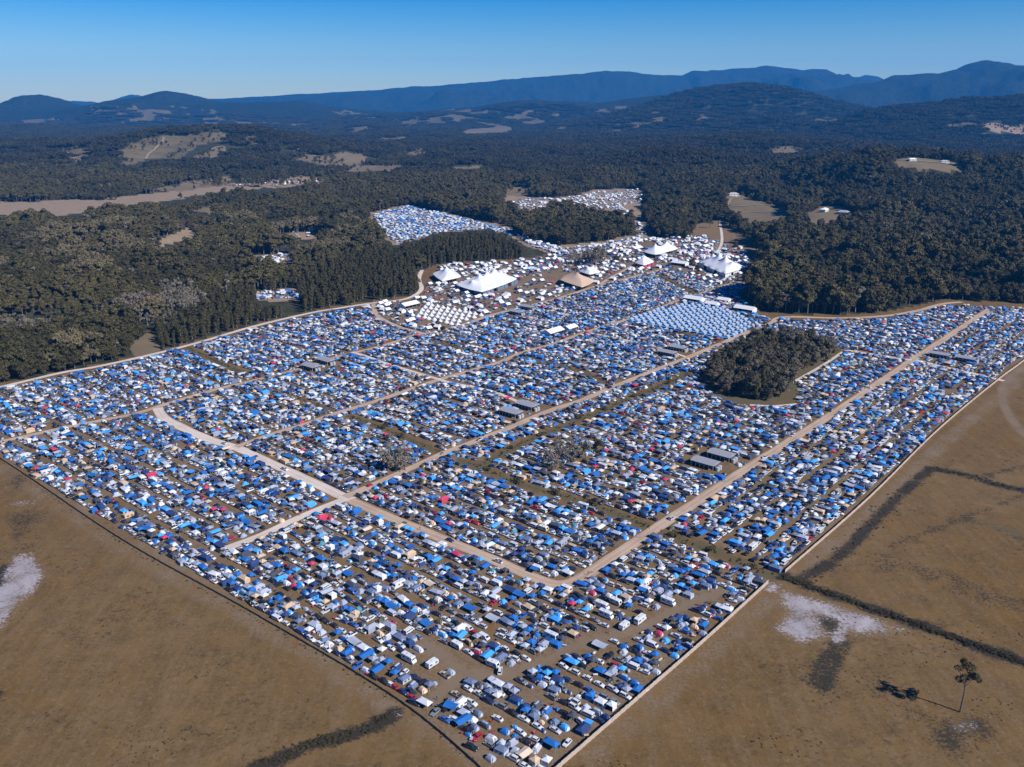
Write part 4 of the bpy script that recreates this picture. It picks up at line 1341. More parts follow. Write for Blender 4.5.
def chair_mesh(c):
    m = MB(); F = fabric(c)
    m.add([(-.32, -.3, .42), (.32, -.3, .42), (.32, .28, .36), (-.32, .28, .36)], [(0, 1, 2, 3)], F)
    m.add([(-.32, .28, .36), (.32, .28, .36), (.32, .5, .98), (-.32, .5, .98)], [(0, 1, 2, 3)], F)
    for x in (-.32, .32):
        m.tube((x, -.3, 0), (x, .45, .62), .025, .025, TRIM, 4); m.tube((x, .35, 0), (x, -.3, .6), .025, .025, TRIM, 4)
        m.box(x - .04, x + .04, -.32, .36, .6, .64, F)
    return m.mesh('camp_chair')


def table_mesh(c):
    m = MB(); m.box(-.75, .75, -.4, .4, .70, .75, fabric(c))
    for x in (-.68, .68):
        for y in (-.34, .34): m.tube((x, y, 0), (x, y, .7), .025, .025, STEEL, 4)
    return m.mesh('folding_table')


CHM = {c: chair_mesh(c) for c in ('red', 'blue', 'charcoal', 'navy', 'olive', 'azure')}
TBM = {c: table_mesh(c) for c in ('white', 'beige', 'silver')}
nch = ntb = 0
for idx in order[:900]:
    it = ITEMS[idx]
    if not inside[idx] or it['kind'] in ('parked_car', 'van') or nch > 240: continue
    for q in range(rc([0, 1, 1, 2])):
        a_ = random.uniform(0, 2 * PI); r_ = random.uniform(2.0, 2.9)
        x_, y_ = it['x'] + r_ * math.cos(a_), it['y'] + r_ * math.sin(a_)
        if np.min(np.where(np.arange(len(AX)) == idx, 99, (AX - x_) ** 2 + (AY - y_) ** 2)) < 1.7 ** 2: continue
        d2_ = (AX - x_) ** 2 + (AY - y_) ** 2
        nb2 = [say(ITEMS[j]) for j in np.argsort(d2_)[:5]]
        tb = random.random() < .22 and ntb < 60
        c_ = rc(list(TBM) if tb else ['red', 'red', 'blue', 'charcoal', 'navy', 'olive', 'azure'])
        what = 'folding table' if tb else 'camp chair'
        for k_ in range(1, 5):
            l_ = f"{c_} {what} between {nb2[0]} and {nb2[k_]}, {ORD[it['strip']]} strip from {it['ref']}"
            if l_ not in USED and len(l_.split()) <= 16: break
        if l_ in USED or len(l_.split()) > 16: continue
        USED.add(l_)
        o_ = link('folding_table' if tb else 'camp_chair', TBM[c_] if tb else CHM[c_], (x_, y_, 0), random.uniform(0, 6.28))
        props(o_, l_, 'folding table' if tb else 'camp chair', 'folding tables at the camps' if tb else 'camp chairs around the tents')
        nch += not tb; ntb += tb

bs = sorted({i['b'] for i in BELLS})
for it in BELLS:
    row = bs.index(it['b']) + 1
    al = sorted(i['a'] for i in BELLS if i['b'] == it['b'])
    place('bell_tent', 'bell', 'white', it['x'], it['y'], it['rz'], f"white bell tent, {ORD[al.index(it['a']) + 1]} from the forest end of {ORD[row]} bell tent row", False)
hb = sorted({i['b'] for i in HUTS})
for it in HUTS[:290]:
    row = hb.index(it['b']) + 1
    al = sorted(i['a'] for i in HUTS if i['b'] == it['b'])
    place('glamping_tent', 'hut', 'white', it['x'], it['y'], it['rz'], f"white wall tent with blue front, {ORD[al.index(it['a']) + 1]} along {ORD[row]} row of its grid", False)
if HUTS[290:]:
    merged('distant_wall_tents', HUTS[290:], 'farthest white wall tents with blue fronts')

# ------------------------------------------------------------------ sheds


def shed(g, label):
    root = link('amenities_shed', None, (g[0], g[1], 0), VANG)
    props(root, label, 'shed', 'grey roofed sheds beside the camp roads')
    a, b = 6.2, 3.3
    r = MB()
    r.add([(-a - .5, -b - .7, 3.0), (a + .5, -b - .7, 3.0), (a + .5, 0, 3.9), (-a - .5, 0, 3.9), (a + .5, b + .7, 3.0), (-a - .5, b + .7, 3.0),
           (-a - .5, -b - .7, 2.9), (a + .5, -b - .7, 2.9), (a + .5, b + .7, 2.9), (-a - .5, b + .7, 2.9)],
          [(0, 1, 2, 3), (3, 2, 4, 5), (0, 6, 7, 1), (4, 8, 9, 5), (1, 7, 8, 4, 2), (5, 9, 6, 0, 3), (6, 9, 8, 7)], ROOFGREY)
    for k in range(-7, 8):
        x = k * a / 7.2
        r.add([(x - .05, -b - .7, 3.03), (x + .05, -b - .7, 3.03), (x + .05, 0, 3.94), (x - .05, 0, 3.94)], [(0, 1, 2, 3)], ROOFGREY)
    link('roof', r.mesh('roof'), parent=root)
    for y0 in (b - .15,):
        w = MB(); w.box(-a, a, y0, y0 + .15, 0, 2.88, SHEDWALL); link('wall', w.mesh('wall'), parent=root)
    for x0 in (-a, a - .15):
        w = MB(); w.box(x0, x0 + .15, -b * .4, b - .16, 0, 2.88, SHEDWALL); link('wall', w.mesh('wall'), parent=root)
    w = MB(); w.box(-a + .2, a - .2, -.1, .1, 0, 2.3, plain('shed_stall', (.25, .26, .28), .7)); link('stall_partition', w.mesh('stall_partition'), parent=root)
    for k in range(6):
        p = MB(); x = -a + .1 + k * (2 * a - .2) / 5; p.box(x - .09, x + .09, -b - .3, -b - .12, 0, 2.92, STEEL); link('post', p.mesh('post'), parent=root)
    for k in range(2):
        p = MB(); x = a + 1.6; y = -1.5 + k * 2.6
        p.tube((x, y, 0), (x, y, 2.0), 1.0, 1.0, STEEL, 12); p.tube((x, y, 2.0), (x, y, 2.3), 1.0, .15, STEEL, 12)
        link('water_tank', p.mesh('water_tank'), parent=root)


SHED_SAY = ['nearer of two grey sheds beside the long straight road', 'farther of two grey sheds beside the long straight road', 'nearer grey shed of the pair at the middle track junction', 'farther grey shed of the pair at the middle track junction',
            'nearer grey shed of the pair on the forest side road', 'farther grey shed of the pair on the forest side road', 'nearer grey shed of the pair short of the tree island', 'farther grey shed of the pair short of the tree island',
            'grey shed next to the crossroads near the east fence', 'grey shed farther from the crossroads near the east fence', 'nearer grey shed of the pair below the arena road', 'farther grey shed of the pair below the arena road']
for sp, l in zip(SHEDS_PX, SHED_SAY):
    shed(G(*sp), l)

# ------------------------------------------------------------------ big tops and marquees


def bigtop(name, label, L, F, R, along, npk, Hp, He, mat, wallmat=None, cusp=3.2, cat='big tent'):
    gL, gF, gR = G(*L), G(*F), G(*R)
    a = (gR - gF) / 2; b = (gL - gF) / 2
    c = gF + a + b
    if along == 'b':
        a, b = b, a
    la, lb = np.linalg.norm(a), np.linalg.norm(b)
    root = link(name, None, (c[0], c[1], 0)); props(root, label, cat)
    na, nb = 56, 32
    s = np.linspace(-1, 1, na + 1); t = np.linspace(-1, 1, nb + 1)
    S, T = np.meshgrid(s, t, indexing='ij')
    # rounded plan with scalloped edge between the tie-down points
    k = 1 - .10 * (S * S) * (T * T)
    scal = 1 - .03 * (1 - np.cos(S * PI * npk)) * (np.abs(T) ** 6)
    X_ = a[0] * S * k + b[0] * T * k * scal; Y_ = a[1] * S * k + b[1] * T * k * scal
    pk = [(-1 + (2 * i + 1) / npk) * (.92 if npk > 1 else 0) for i in range(npk)]
    e = np.minimum((1 - np.abs(T)), (1 - np.abs(S)) * la / lb)
    e = np.clip(e, 0, 1)
    roofz = .62 * e ** .85
    dmin = np.full(S.shape, 1e9)
    for p in pk:
        dmin = np.minimum(dmin, np.hypot((S - p) * la, T * lb))
    sad = np.exp(-dmin / cusp) * .40 + .12 * np.exp(-dmin / (cusp * 3))
    Z_ = He + (Hp - He) * np.clip(roofz * (1 - .25 * np.clip(dmin / (cusp * 5), 0, 1)) + sad * np.clip(e * 2, 0, 1), 0, 1.05)
    Z_ -= .5 * (np.abs(T) ** 8) * (1 - np.cos(S * PI * npk)) * .5
    V = np.stack([X_, Y_, Z_], -1).reshape(-1, 3)
    i, j = np.meshgrid(np.arange(na), np.arange(nb), indexing='ij')
    q = np.stack([i * (nb + 1) + j, (i + 1) * (nb + 1) + j, (i + 1) * (nb + 1) + j + 1, i * (nb + 1) + j + 1], -1).reshape(-1, 4)
    if a[0] * b[1] - a[1] * b[0] < 0:
        q = q[:, ::-1]
    me = raw_mesh('canopy', V, q.ravel(), np.full(len(q), 4), None, [mat])
    me.polygons.foreach_set('use_smooth', np.ones(len(q), bool))
    link('canopy', me, parent=root)
    for p in pk:
        m = MB(); x, y = a * p; m.tube((x, y, 0), (x, y, Hp * 1.06), .22, .16, STEEL, 6); link('mast', m.mesh('mast'), parent=root)
    n = 8
    for sgn in (-1, 1):
        for kk in range(n + 1):
            u = -1 + 2 * kk / n
            m = MB(); x, y = a * u * (1 - .1 * u * u) * .98 + b * sgn * .95 * (1 - .1 * u * u); m.tube((x, y, 0), (x, y, He - .1), .09, .09, STEEL, 4, False); link('side_pole', m.mesh('side_pole'), parent=root)
    if wallmat is not None:
        for (p0, p1) in ((-.93 * b - .9 * a, -.93 * b + .9 * a), (-.9 * b - .93 * a, .9 * b - .93 * a), (.9 * a - .9 * b, .9 * a + .9 * b)):
            w = MB(); d = p1 - p0; nn = 10
            for kk in range(nn):
                if kk % 4 == 3: continue
                q0 = p0 + d * kk / nn; q1 = p0 + d * (kk + .92) / nn
                w.add([(q0[0], q0[1], 0), (q1[0], q1[1], 0), (q1[0], q1[1], He - .5), (q0[0], q0[1], He - .5)], [(0, 1, 2, 3)], wallmat)
            link('side_wall', w.mesh('side_wall'), parent=root)
    return root


bigtop('big_top', 'largest white big top with five peaks beside the bell tents', (452, 289), (482, 298), (521, 283), 'a', 5, 14.8, 4.8, VINYL, fabric('slate'))
bigtop('big_top', 'white single peaked big top against the plantation edge', (431, 277), (442, 286), (463, 281), 'a', 1, 14.5, 4.5, VINYL, None, 4.5)
bigtop('tan_canopy', 'wide tan canopy tent with low peak beside the arena road', (557, 284), (583, 293), (597, 285), 'a', 1, 12.5, 5.0, TAN, None, 7)
bigtop('big_top', 'small white twin peaked tent behind the tan canopy', (578, 274), (589, 278), (602, 275), 'a', 2, 10.0, 3.5, VINYL)
bigtop('big_top', 'white four peaked big top below the dark forest edge', (697, 266), (725, 279), (747, 271), 'b', 4, 16.5, 4.5, VINYL, fabric('white'))
bigtop('big_top', 'white twin peaked tent with dark open sides near the tree line', (641, 255), (655, 259), (680, 252), 'a', 2, 13.5, 4.5, VINYL)
bigtop('big_top', 'round white tent with red barrier, centre of the arena', (633, 266), (644, 269), (655, 265), 'a', 1, 10.5, 4.0, VINYL, fabric('red'), 6)

MARQ = []


def marquee(px, py, st, ang, label, c='white'):
    g = G(px, py); MARQ.append((g[0], g[1]))
    place('marquee', st, c, g[0], g[1], ang, label, True)


for px, py, st, ang, l in [(636, 250, 'long', UANG, 'white gable marquee left of the twin peaked tent'), (553, 334, 'long', UANG, 'bright white marquee at the middle road junction, nearer one'), (570, 330, 'wide', UANG, 'white marquee at the middle road junction, farther one'),
                           (694, 301, 'long', VANG, 'white marquee at the top corner of the wall tent grid'), (712, 306, 'wide', VANG, 'white marquee behind the wall tent grid, middle one'), (724, 302, 'wide', VANG, 'white marquee behind the wall tent grid, nearest the forest'),
                           (745, 311, 'long', VANG, 'long pale marquee at the forest corner of the wall tents'), (409, 307, 'long', UANG, 'long white marquee beside the bell tents and plantation'), (680, 265, 'long', VANG, 'flat white marquee beside the four peaked big top'),
                           (705, 248, 'wide', UANG, 'white marquee with blue neighbours above the four peaked big top')]:
    marquee(px, py, st, ang, l)

# smaller tents, trucks and stalls that crowd the arena and far lots
ar = []
tries = 0
BT = GP([(486, 288), (447, 281), (578, 284), (590, 275), (722, 270), (660, 254), (644, 266), (565, 277), (640, 250)])
BR = [29, 17, 19, 11, 28, 16, 11, 26, 10]
abox = ARENA.min(0), ARENA.max(0)
OPENG = GP([(520, 280), (560, 268), (575, 278), (545, 292), (515, 296)])
CAND = np.stack([RNG.uniform(abox[0][0], abox[1][0], 20000), RNG.uniform(abox[0][1], abox[1][1], 20000)], -1)
cg = road_gap(CAND[:, 0], CAND[:, 1]); ci = inpoly(CAND[:, 0], CAND[:, 1], ARENA); co = inpoly(CAND[:, 0], CAND[:, 1], OPENG)
cb = inpoly(CAND[:, 0], CAND[:, 1], BELL)
dn = fbm(CAND[:, 0], CAND[:, 1], 45, 3, 71)
taken = []
for (x, y), g_, i_, o_, b_, d_ in zip(CAND, cg, ci, co, cb, dn):
    if not i_ or g_ < 3 or b_ or d_ > .70 or (o_ and random.random() < .86): continue
    if any((x - q[0]) ** 2 + (y - q[1]) ** 2 < r * r for q, r in zip(BT, BR)): continue
    if any((x - q[0]) ** 2 + (y - q[1]) ** 2 < 12 ** 2 for q in MARQ): continue
    if any((x - q[0]) ** 2 + (y - q[1]) ** 2 < 4.1 ** 2 for q in taken): continue
    taken.append((x, y))
random.shuffle(taken)
far_items = []
for k, (x, y) in enumerate(taken[:1500]):
    r = random.random()
    if r < .18: far_items.append(dict(kind='marquee', style='small', c='white'))
    elif r < .46: far_items.append(dict(kind='gazebo', style=rc(['double', 'plain']), c=rc(['white', 'white', 'blue', 'silver', 'navy', 'azure', 'charcoal', 'red'])))
    elif r < .56: far_items.append(dict(kind='van', style=rc(['van', 'motorhome']), c='white'))
    else: far_items.append(dict(kind='parked_car', style=rc(['sedan', 'wagon', 'ute']), c=rc(W_CAR)))
    far_items[-1].update(x=x, y=y, rz=rc([UANG, VANG]) + random.gauss(0, .1), where='arena')


def lot(poly_px, n, mind, weights):
    P = GP(poly_px)
    lo, hi = P.min(0), P.max(0)
    C = np.stack([RNG.uniform(lo[0], hi[0], n * 12), RNG.uniform(lo[1], hi[1], n * 12)], -1)
    k = inpoly(C[:, 0], C[:, 1], P)
    got, cells = [], {}
    for x, y in C[k]:
        key = (int(x // mind), int(y // mind))
        if any(key == q for q in cells): continue
        cells[key] = 1; got.append((x, y))
        if len(got) >= n: break
    for x, y in got:
        kd, st, c = rc(weights)
        cc = c if c else rc(W_CAR)
        far_items.append(dict(kind=kd, style=st, c=cc, x=x, y=y, rz=rc([UANG, VANG]) + random.gauss(0, .1), where='lot'))


TENTY = [('parked_car', 'wagon', ''), ('parked_car', 'sedan', ''), ('parked_car', 'wagon', ''), ('parked_car', 'ute', ''), ('dome_tent', 'dome', 'navy'), ('cabin_tent', 'cabin', 'slate'), ('gazebo', 'plain', 'beige'), ('dome_tent', 'dome', 'blue'), ('cabin_tent', 'cabin', 'silver'), ('gazebo', 'double', 'white'), ('gazebo', 'plain', 'azure'), ('cabin_tent', 'awned', 'white'), ('van', 'motorhome', 'white'), ('gazebo', 'double', 'blue'), ('tarp_shelter', 'long', 'azure')]
WHITEY = [('marquee', 'small', 'white'), ('dome_tent', 'dome', 'slate'), ('parked_car', 'ute', ''), ('gazebo', 'plain', 'blue'), ('cabin_tent', 'cabin', 'silver'), ('van', 'motorhome', 'white'), ('van', 'van', 'white'), ('parked_car', 'wagon', 'white'), ('parked_car', 'sedan', ''), ('gazebo', 'double', 'white')]
lot([(372, 215), (408, 206), (440, 213), (470, 220), (511, 231), (512, 236), (487, 229), (441, 232), (397, 244), (384, 233)], 1700, 4.4, TENTY)
lot([(503, 206), (520, 199), (560, 199), (598, 192), (638, 190), (644, 200), (620, 207), (604, 210), (560, 207), (525, 210)], 620, 6, WHITEY); lot([(606, 206), (622, 206), (650, 234), (640, 238), (632, 222)], 110, 5, WHITEY)
lot([(510, 231), (518, 230), (532, 240), (562, 249), (600, 245), (640, 237), (642, 241), (600, 250), (560, 255), (534, 247)], 420, 4.5, WHITEY)
lot([(243, 257), (290, 255), (294, 261), (250, 264)], 60, 6, WHITEY); lot([(256, 293), (296, 291), (300, 298), (258, 300)], 90, 5, TENTY); lot([(290, 232), (318, 231), (320, 236), (296, 238)], 16, 8, WHITEY)
lot([(224, 186), (330, 178), (340, 182), (260, 187)], 70, 7, WHITEY)
for i_ in far_items:
    i_['s'] = 1.0
# nearest marquees in the arena are things; everything else there is a mass of far items
am = sorted([i for i in far_items if i['kind'] == 'marquee' and i['where'] == 'arena'], key=lambda i: math.hypot(i['x'], i['y']))
for i in am:
    names = []
    q = sorted([j for j in far_items if j is not i and j['where'] == 'arena'], key=lambda j: (j['x'] - i['x']) ** 2 + (j['y'] - i['y']) ** 2)[:8]
    for j in q:
        n = say(j)
        if n not in names: names.append(n)
    names += ['open grass', 'trampled grass', 'dirt', 'track']
    hx, hy = proj(i['x'], i['y'])
    lm = [('four peaked big top', 722, 268), ('five peaked big top', 486, 288), ('tan canopy', 578, 284), ('twin peaked tent', 660, 254), ('single peaked tent', 447, 281), ('round tent', 644, 265)]
    near_ = min(lm, key=lambda l: (l[1] - hx) ** 2 + (4 * (l[2] - hy)) ** 2)[0]
    for a_, b_ in ((0, 1), (0, 2), (1, 2), (0, 3), (1, 3), (2, 3), (0, 4), (1, 4), (2, 4)):
        l = f"small white marquee between {names[a_]} and {names[b_]} near {near_}"
        if l not in USED: break
    USED.add(l)
    place('marquee', 'small', 'white', i['x'], i['y'], i['rz'], l, False)
restf = [i for i in far_items if i not in am]
bykind = {}
for i in restf:
    bykind.setdefault(i['kind'], []).append(i)
for k, its in bykind.items():
    merged('arena_' + k + 's', its, 'mass of far ' + CAT[k] + 's around the arena and the lots behind it')

# ------------------------------------------------------------------ fences


def fence(name, label, pts, n, h, mat, post, cat, thick=.05, wob=.12, gapf=.02, base=.05):
    line = smooth_line(GP(pts), 2.0)
    seg = np.concatenate([[0], np.cumsum(np.linalg.norm(np.diff(line, axis=0), axis=1))])
    tt = np.linspace(0, seg[-1], n + 1)
    P = np.stack([np.interp(tt, seg, line[:, 0]), np.interp(tt, seg, line[:, 1])], -1)
    root = link(name, None, (P[0][0], P[0][1], 0)); props(root, label, cat)
    for k in range(n):
        p, q = P[k] - P[0], P[k + 1] - P[0]
        d = q - p; L = np.linalg.norm(d); d /= L; nn = np.array([-d[1], d[0]])
        m = MB(); ns = 5
        top, bot = [], []
        for i in range(ns + 1):
            u = gapf + (1 - 2 * gapf) * i / ns
            c = p + d * L * u + nn * (wob * math.sin(u * PI) * random.uniform(.4, 1.3))
            z1 = h * (1 + random.uniform(-.035, .02)) - .10 * math.sin(u * PI)
            lean = nn * random.uniform(-.06, .06)
            top.append((c + lean, z1)); bot.append((c, base))
        for i in range(ns):
            for sgn in (1, -1):
                o = nn * thick / 2 * sgn
                a = (*(bot[i][0] + o), bot[i][1]); b = (*(bot[i + 1][0] + o), bot[i + 1][1]); c = (*(top[i + 1][0] + o), top[i + 1][1]); e = (*(top[i][0] + o), top[i][1])
                m.quad(*((a, b, c, e) if sgn < 0 else (b, a, e, c)), mat)
            o = nn * thick / 2
            m.quad((*(top[i][0] - o), top[i][1]), (*(top[i + 1][0] - o), top[i + 1][1]), (*(top[i + 1][0] + o), top[i + 1][1]), (*(top[i][0] + o), top[i][1]), mat)
        link('panel', m.mesh('panel'), parent=root)
    for k in range(n + 1):
        m = MB(); p = P[k] - P[0]; m.tube((p[0], p[1], 0), (p[0], p[1], h + .12), .06, .05, post, 5)
        if k < 100: link('post', m.mesh('post'), parent=root)


fence('banner_fence', 'cream banner fence along the front edge from the corner to the ditch', [(520, 804), (560, 768), (600, 733), (700, 646), (768, 584)], 66, 1.9, BANNER, STEEL, 'fence')
fence('banner_fence', 'cream banner fence from the ditch along the right paddock to the forest', [(785, 573), (870, 498), (940, 429), (1000, 379), (1024, 361), (1080, 315)], 96, 1.6, BANNER, STEEL, 'fence')
fence('mesh_fence', 'dark shade cloth fence along the brown left paddock', [(-110, 394), (0, 459), (120, 539), (250, 612), (400, 702), (520, 804)], 99, .95, MESHDARK, WOODPOST, 'fence', base=.02)

# ------------------------------------------------------------------ trees


def leaf_cloud(lobes, n, size, rng, up=.35):
    cen = np.array([l[:3] for l in lobes]); rad = np.array([l[3:6] for l in lobes])
    w = rad.prod(1) ** (2 / 3); w /= w.sum()
    k = rng.choice(len(lobes), n, p=w)
    d = rng.normal(size=(n, 3)); d /= np.linalg.norm(d, axis=1)[:, None]
    r = rng.uniform(.55, 1.02, n) ** .6
    low = d[:, 2] < -.35
    d[low, 2] *= -.6
    P = cen[k] + d * rad[k] * r[:, None]
    nrm = d * 1.1 + rng.normal(size=(n, 3)) * .36; nrm[:, 2] += up * .8; nrm /= np.linalg.norm(nrm, axis=1)[:, None]
    t = np.cross(nrm, rng.normal(size=(n, 3))); t /= np.linalg.norm(t, axis=1)[:, None]
    b = np.cross(nrm, t)
    s = size * rng.uniform(.6, 1.35, n)
    a = rng.uniform(.55, 1.0, n)
    V = np.stack([P - t * s[:, None] - b * (s * a)[:, None] * .6, P + t * s[:, None] * .7 - b * (s * a)[:, None], P + t * s[:, None] * .9 + b * (s * a)[:, None] * .7, P - t * s[:, None] * .6 + b * (s * a)[:, None]], 1)
    V += rng.normal(size=V.shape) * size * .12
    return V.reshape(-1, 3)


def tree_lobes(kind, rng):
    if kind == 'gum':
        H, R = 15.0, 5.0
        L = [(0, 0, H * .62, R * .55, R * .55, H * .22)]
        for i in range(8):
            g = rng.uniform(0, 2 * PI); q = rng.uniform(.35, .75) * R
            rr = rng.uniform(1.5, 2.5)
            L.append((q * math.cos(g), q * math.sin(g), H * rng.uniform(.48, .86), rr, rr, rr * .8))
        return H, L
    if kind == 'dense':
        H, R = 14.0, 5.4
        L = [(0, 0, H * .5, R * .72, R * .72, H * .34)]
        for i in range(9):
            g = rng.uniform(0, 2 * PI); q = rng.uniform(.4, .72) * R
            rr = rng.uniform(1.7, 2.7)
            L.append((q * math.cos(g), q * math.sin(g), H * rng.uniform(.16, .84), rr, rr, rr * .85))
        return H, L
    if kind == 'slim':
        H, R = 14.0, 3.0
        L = [(0, 0, H * .50, R * .7, R * .7, H * .40), (0, 0, H * .22, R * .75, R * .75, H * .18)]
        for i in range(6):
            g = rng.uniform(0, 2 * PI); q = rng.uniform(.2, .6) * R
            rr = rng.uniform(1.1, 1.8)
            L.append((q * math.cos(g), q * math.sin(g), H * rng.uniform(.15, .93), rr, rr, rr * 1.1))
        return H, L
    H, R = 13.0, 3.6        # bare, greyish
    L = []
    for i in range(10):
        g = rng.uniform(0, 2 * PI); q = rng.uniform(.2, .9) * R
        rr = rng.uniform(.8, 1.5)
        L.append((q * math.cos(g), q * math.sin(g), H * rng.uniform(.4, .95), rr, rr, rr * 1.2))
    return H, L


def tree_meshes(kind, seed, leafmat, n, size):
    rng = np.random.default_rng(seed)
    H, L = tree_lobes(kind, rng)
    V = leaf_cloud(L, n, size, rng)
    nf = len(V) // 4
    crown = raw_mesh('crown', V, np.arange(len(V)), np.full(nf, 4), None, [leafmat])
    tr = MB()
    bm_ = PALEBARK if kind in ('slim', 'bare') else BARK
    tr.tube((0, 0, -.3), (.15, .1, H * .35), .34, .24, bm_, 7, False); tr.tube((.15, .1, H * .35), (.05, -.1, H * .72), .24, .10, bm_, 6, False)
    for l in L[1:5]:
        tr.tube((.12, .05, H * .33 + rng.uniform(0, 1.5)), l[:3], .13, .05, bm_, 5, False)
    return tr, crown


KINDS = {'gum': (LEAF_OLIVE, 'gum tree'), 'dense': (LEAF_DARK, 'dense evergreen tree'), 'slim': (LEAF_DARK, 'slim plantation tree'), 'bare': (LEAF_GREY, 'grey thin leaved tree'), 'isle': (LEAF_ISLE, 'grey olive island tree'), 'ash': (LEAF_GREY, 'grey thin leaved tree'), 'rust': (LEAF_RUST, 'rusty crowned gum tree')}
TREE = {}
PCOL = bpy.data.collections.new('tree_sources')
PLIST = []
spec = [('gum', 3), ('dense', 3), ('slim', 3), ('bare', 2), ('rust', 2), ('isle', 3), ('ash', 2)]
for kd, nv in spec:
    for v in range(nv):
        base = {'rust': 'gum', 'isle': 'dense', 'ash': 'dense'}.get(kd, kd)
        n, sz = {'gum': (900, .50), 'dense': (1000, .52), 'slim': (700, .42), 'bare': (420, .32), 'rust': (800, .48), 'isle': (1100, .44), 'ash': (700, .34)}[kd]
        tr, cr = tree_meshes(base, 100 + len(PLIST) * 7, KINDS[kd][0], n, sz)
        trm = tr.mesh('trunk')
        TREE.setdefault(kd, []).append((trm, cr, len(PLIST)))
        # joined source for the far wood
        w = MB(); w.join(tr)
        cv = np.empty(len(cr.vertices) * 3, np.float32); cr.vertices.foreach_get('co', cv); cv = cv.reshape(-1, 3)
        fs = [(4 * k, 4 * k + 1, 4 * k + 2, 4 * k + 3) for k in range(len(cv) // 4)]
        w.add(cv.tolist(), fs, KINDS[kd][0])
        ob = bpy.data.objects.new('wood_source_%02d' % len(PLIST), w.mesh('wood_source'))
        PCOL.objects.link(ob); PLIST.append(ob)

# far patches of canopy: many small crowns in one source mesh
FCOL = bpy.data.collections.new('patch_sources')
for v in range(4):
    rng = np.random.default_rng(500 + v)
    Vs = []
    pts = []
    while len(pts) < 46:
        p = rng.uniform(-30, 30, 2)
        if all(np.hypot(*(p - q)) > 6.0 for q in pts[-40:]) or rng.random() < .03: pts.append(p)
    for p in pts:
        R = rng.uniform(3.4, 5.6); H = rng.uniform(9, 16)
        L = [(p[0], p[1], H * .5, R * .8, R * .8, H * .4)] + [(p[0] + rng.normal() * R * .5, p[1] + rng.normal() * R * .5, H * rng.uniform(.5, .85), R * .45, R * .45, R * .4) for _ in range(4)]
        Vs.append(leaf_cloud(L, 110, 1.15, rng))
    V = np.concatenate(Vs)
    mats = [LEAF_FAR, LEAF_FAR2]
    MI = np.repeat(np.array([rng.random() < .4 for _ in pts], int), 110)
    ob = bpy.data.objects.new('patch_source_%02d' % v, raw_mesh('patch_source', V, np.arange(len(V)), np.full(len(V) // 4, 4), MI, mats))
    FCOL.objects.link(ob)

# small bushes and reeds
BCOL = bpy.data.collections.new('bush_sources')
BUSH = []
for v in range(3):
    rng = np.random.default_rng(700 + v)
    L = [(rng.normal() * .6, rng.normal() * .6, rng.uniform(.4, .9), rng.uniform(.5, .9), rng.uniform(.5, .9), rng.uniform(.4, .8)) for _ in range(5)]
    V = leaf_cloud(L, 150, .16, rng)
    me = raw_mesh('foliage', V, np.arange(len(V)), np.full(len(V) // 4, 4), None, [LEAF_REED if v else LEAF_DARK])
    ob = bpy.data.objects.new('bush_source_%02d' % v, me); BCOL.objects.link(ob); BUSH.append(me)


def scatter(name, pts, rot, scl, idx, coll, label):
    me = bpy.data.meshes.new(name)
    me.vertices.add(len(pts)); me.vertices.foreach_set('co', np.ascontiguousarray(pts, np.float32).ravel())
    for nm, ty, a in (('spin', 'FLOAT', rot), ('size', 'FLOAT', scl)):
        t = me.attributes.new(nm, ty, 'POINT'); t.data.foreach_set('value', np.asarray(a, np.float32))
    t = me.attributes.new('pick', 'INT', 'POINT'); t.data.foreach_set('value', np.asarray(idx, np.int32))
    o = link(name, me); props(o, label=label, kind='stuff')
    ng = bpy.data.node_groups.new(name + '_nodes', 'GeometryNodeTree')
    ng.interface.new_socket('Geometry', in_out='INPUT', socket_type='NodeSocketGeometry')
    ng.interface.new_socket('Geometry', in_out='OUTPUT', socket_type='NodeSocketGeometry')
    N = ng.nodes; Lk = ng.links
    gi = N.new('NodeGroupInput'); go = N.new('NodeGroupOutput')
    ci = N.new('GeometryNodeCollectionInfo'); ci.inputs['Collection'].default_value = coll
    ci.inputs['Separate Children'].default_value = True; ci.inputs['Reset Children'].default_value = True
    ip = N.new('GeometryNodeInstanceOnPoints'); ip.inputs['Pick Instance'].default_value = True

    def na(nm, ty):
        a = N.new('GeometryNodeInputNamedAttribute'); a.data_type = ty; a.inputs['Name'].default_value = nm
        return a.outputs['Attribute']
    cx = N.new('ShaderNodeCombineXYZ'); Lk.new(na('spin', 'FLOAT'), cx.inputs['Z'])
    Lk.new(gi.outputs[0], ip.inputs['Points']); Lk.new(ci.outputs[0], ip.inputs['Instance'])
    Lk.new(na('pick', 'INT'), ip.inputs['Instance Index']); Lk.new(cx.outputs[0], ip.inputs['Rotation']); Lk.new(na('size', 'FLOAT'), ip.inputs['Scale'])
    Lk.new(ip.outputs[0], go.inputs[0])
    md = o.modifiers.new('scatter', 'NODES'); md.node_group = ng
    return o


# candidate trunks on a jittered grid
def jitter_grid(x0, x1, y0, y1, st, jit=.42):
    gx, gy = np.meshgrid(np.arange(x0, x1, st), np.arange(y0, y1, st))
    gx = gx + RNG.uniform(-jit, jit, gx.shape) * st; gy = gy + RNG.uniform(-jit, jit, gy.shape) * st
    return gx.ravel(), gy.ravel()


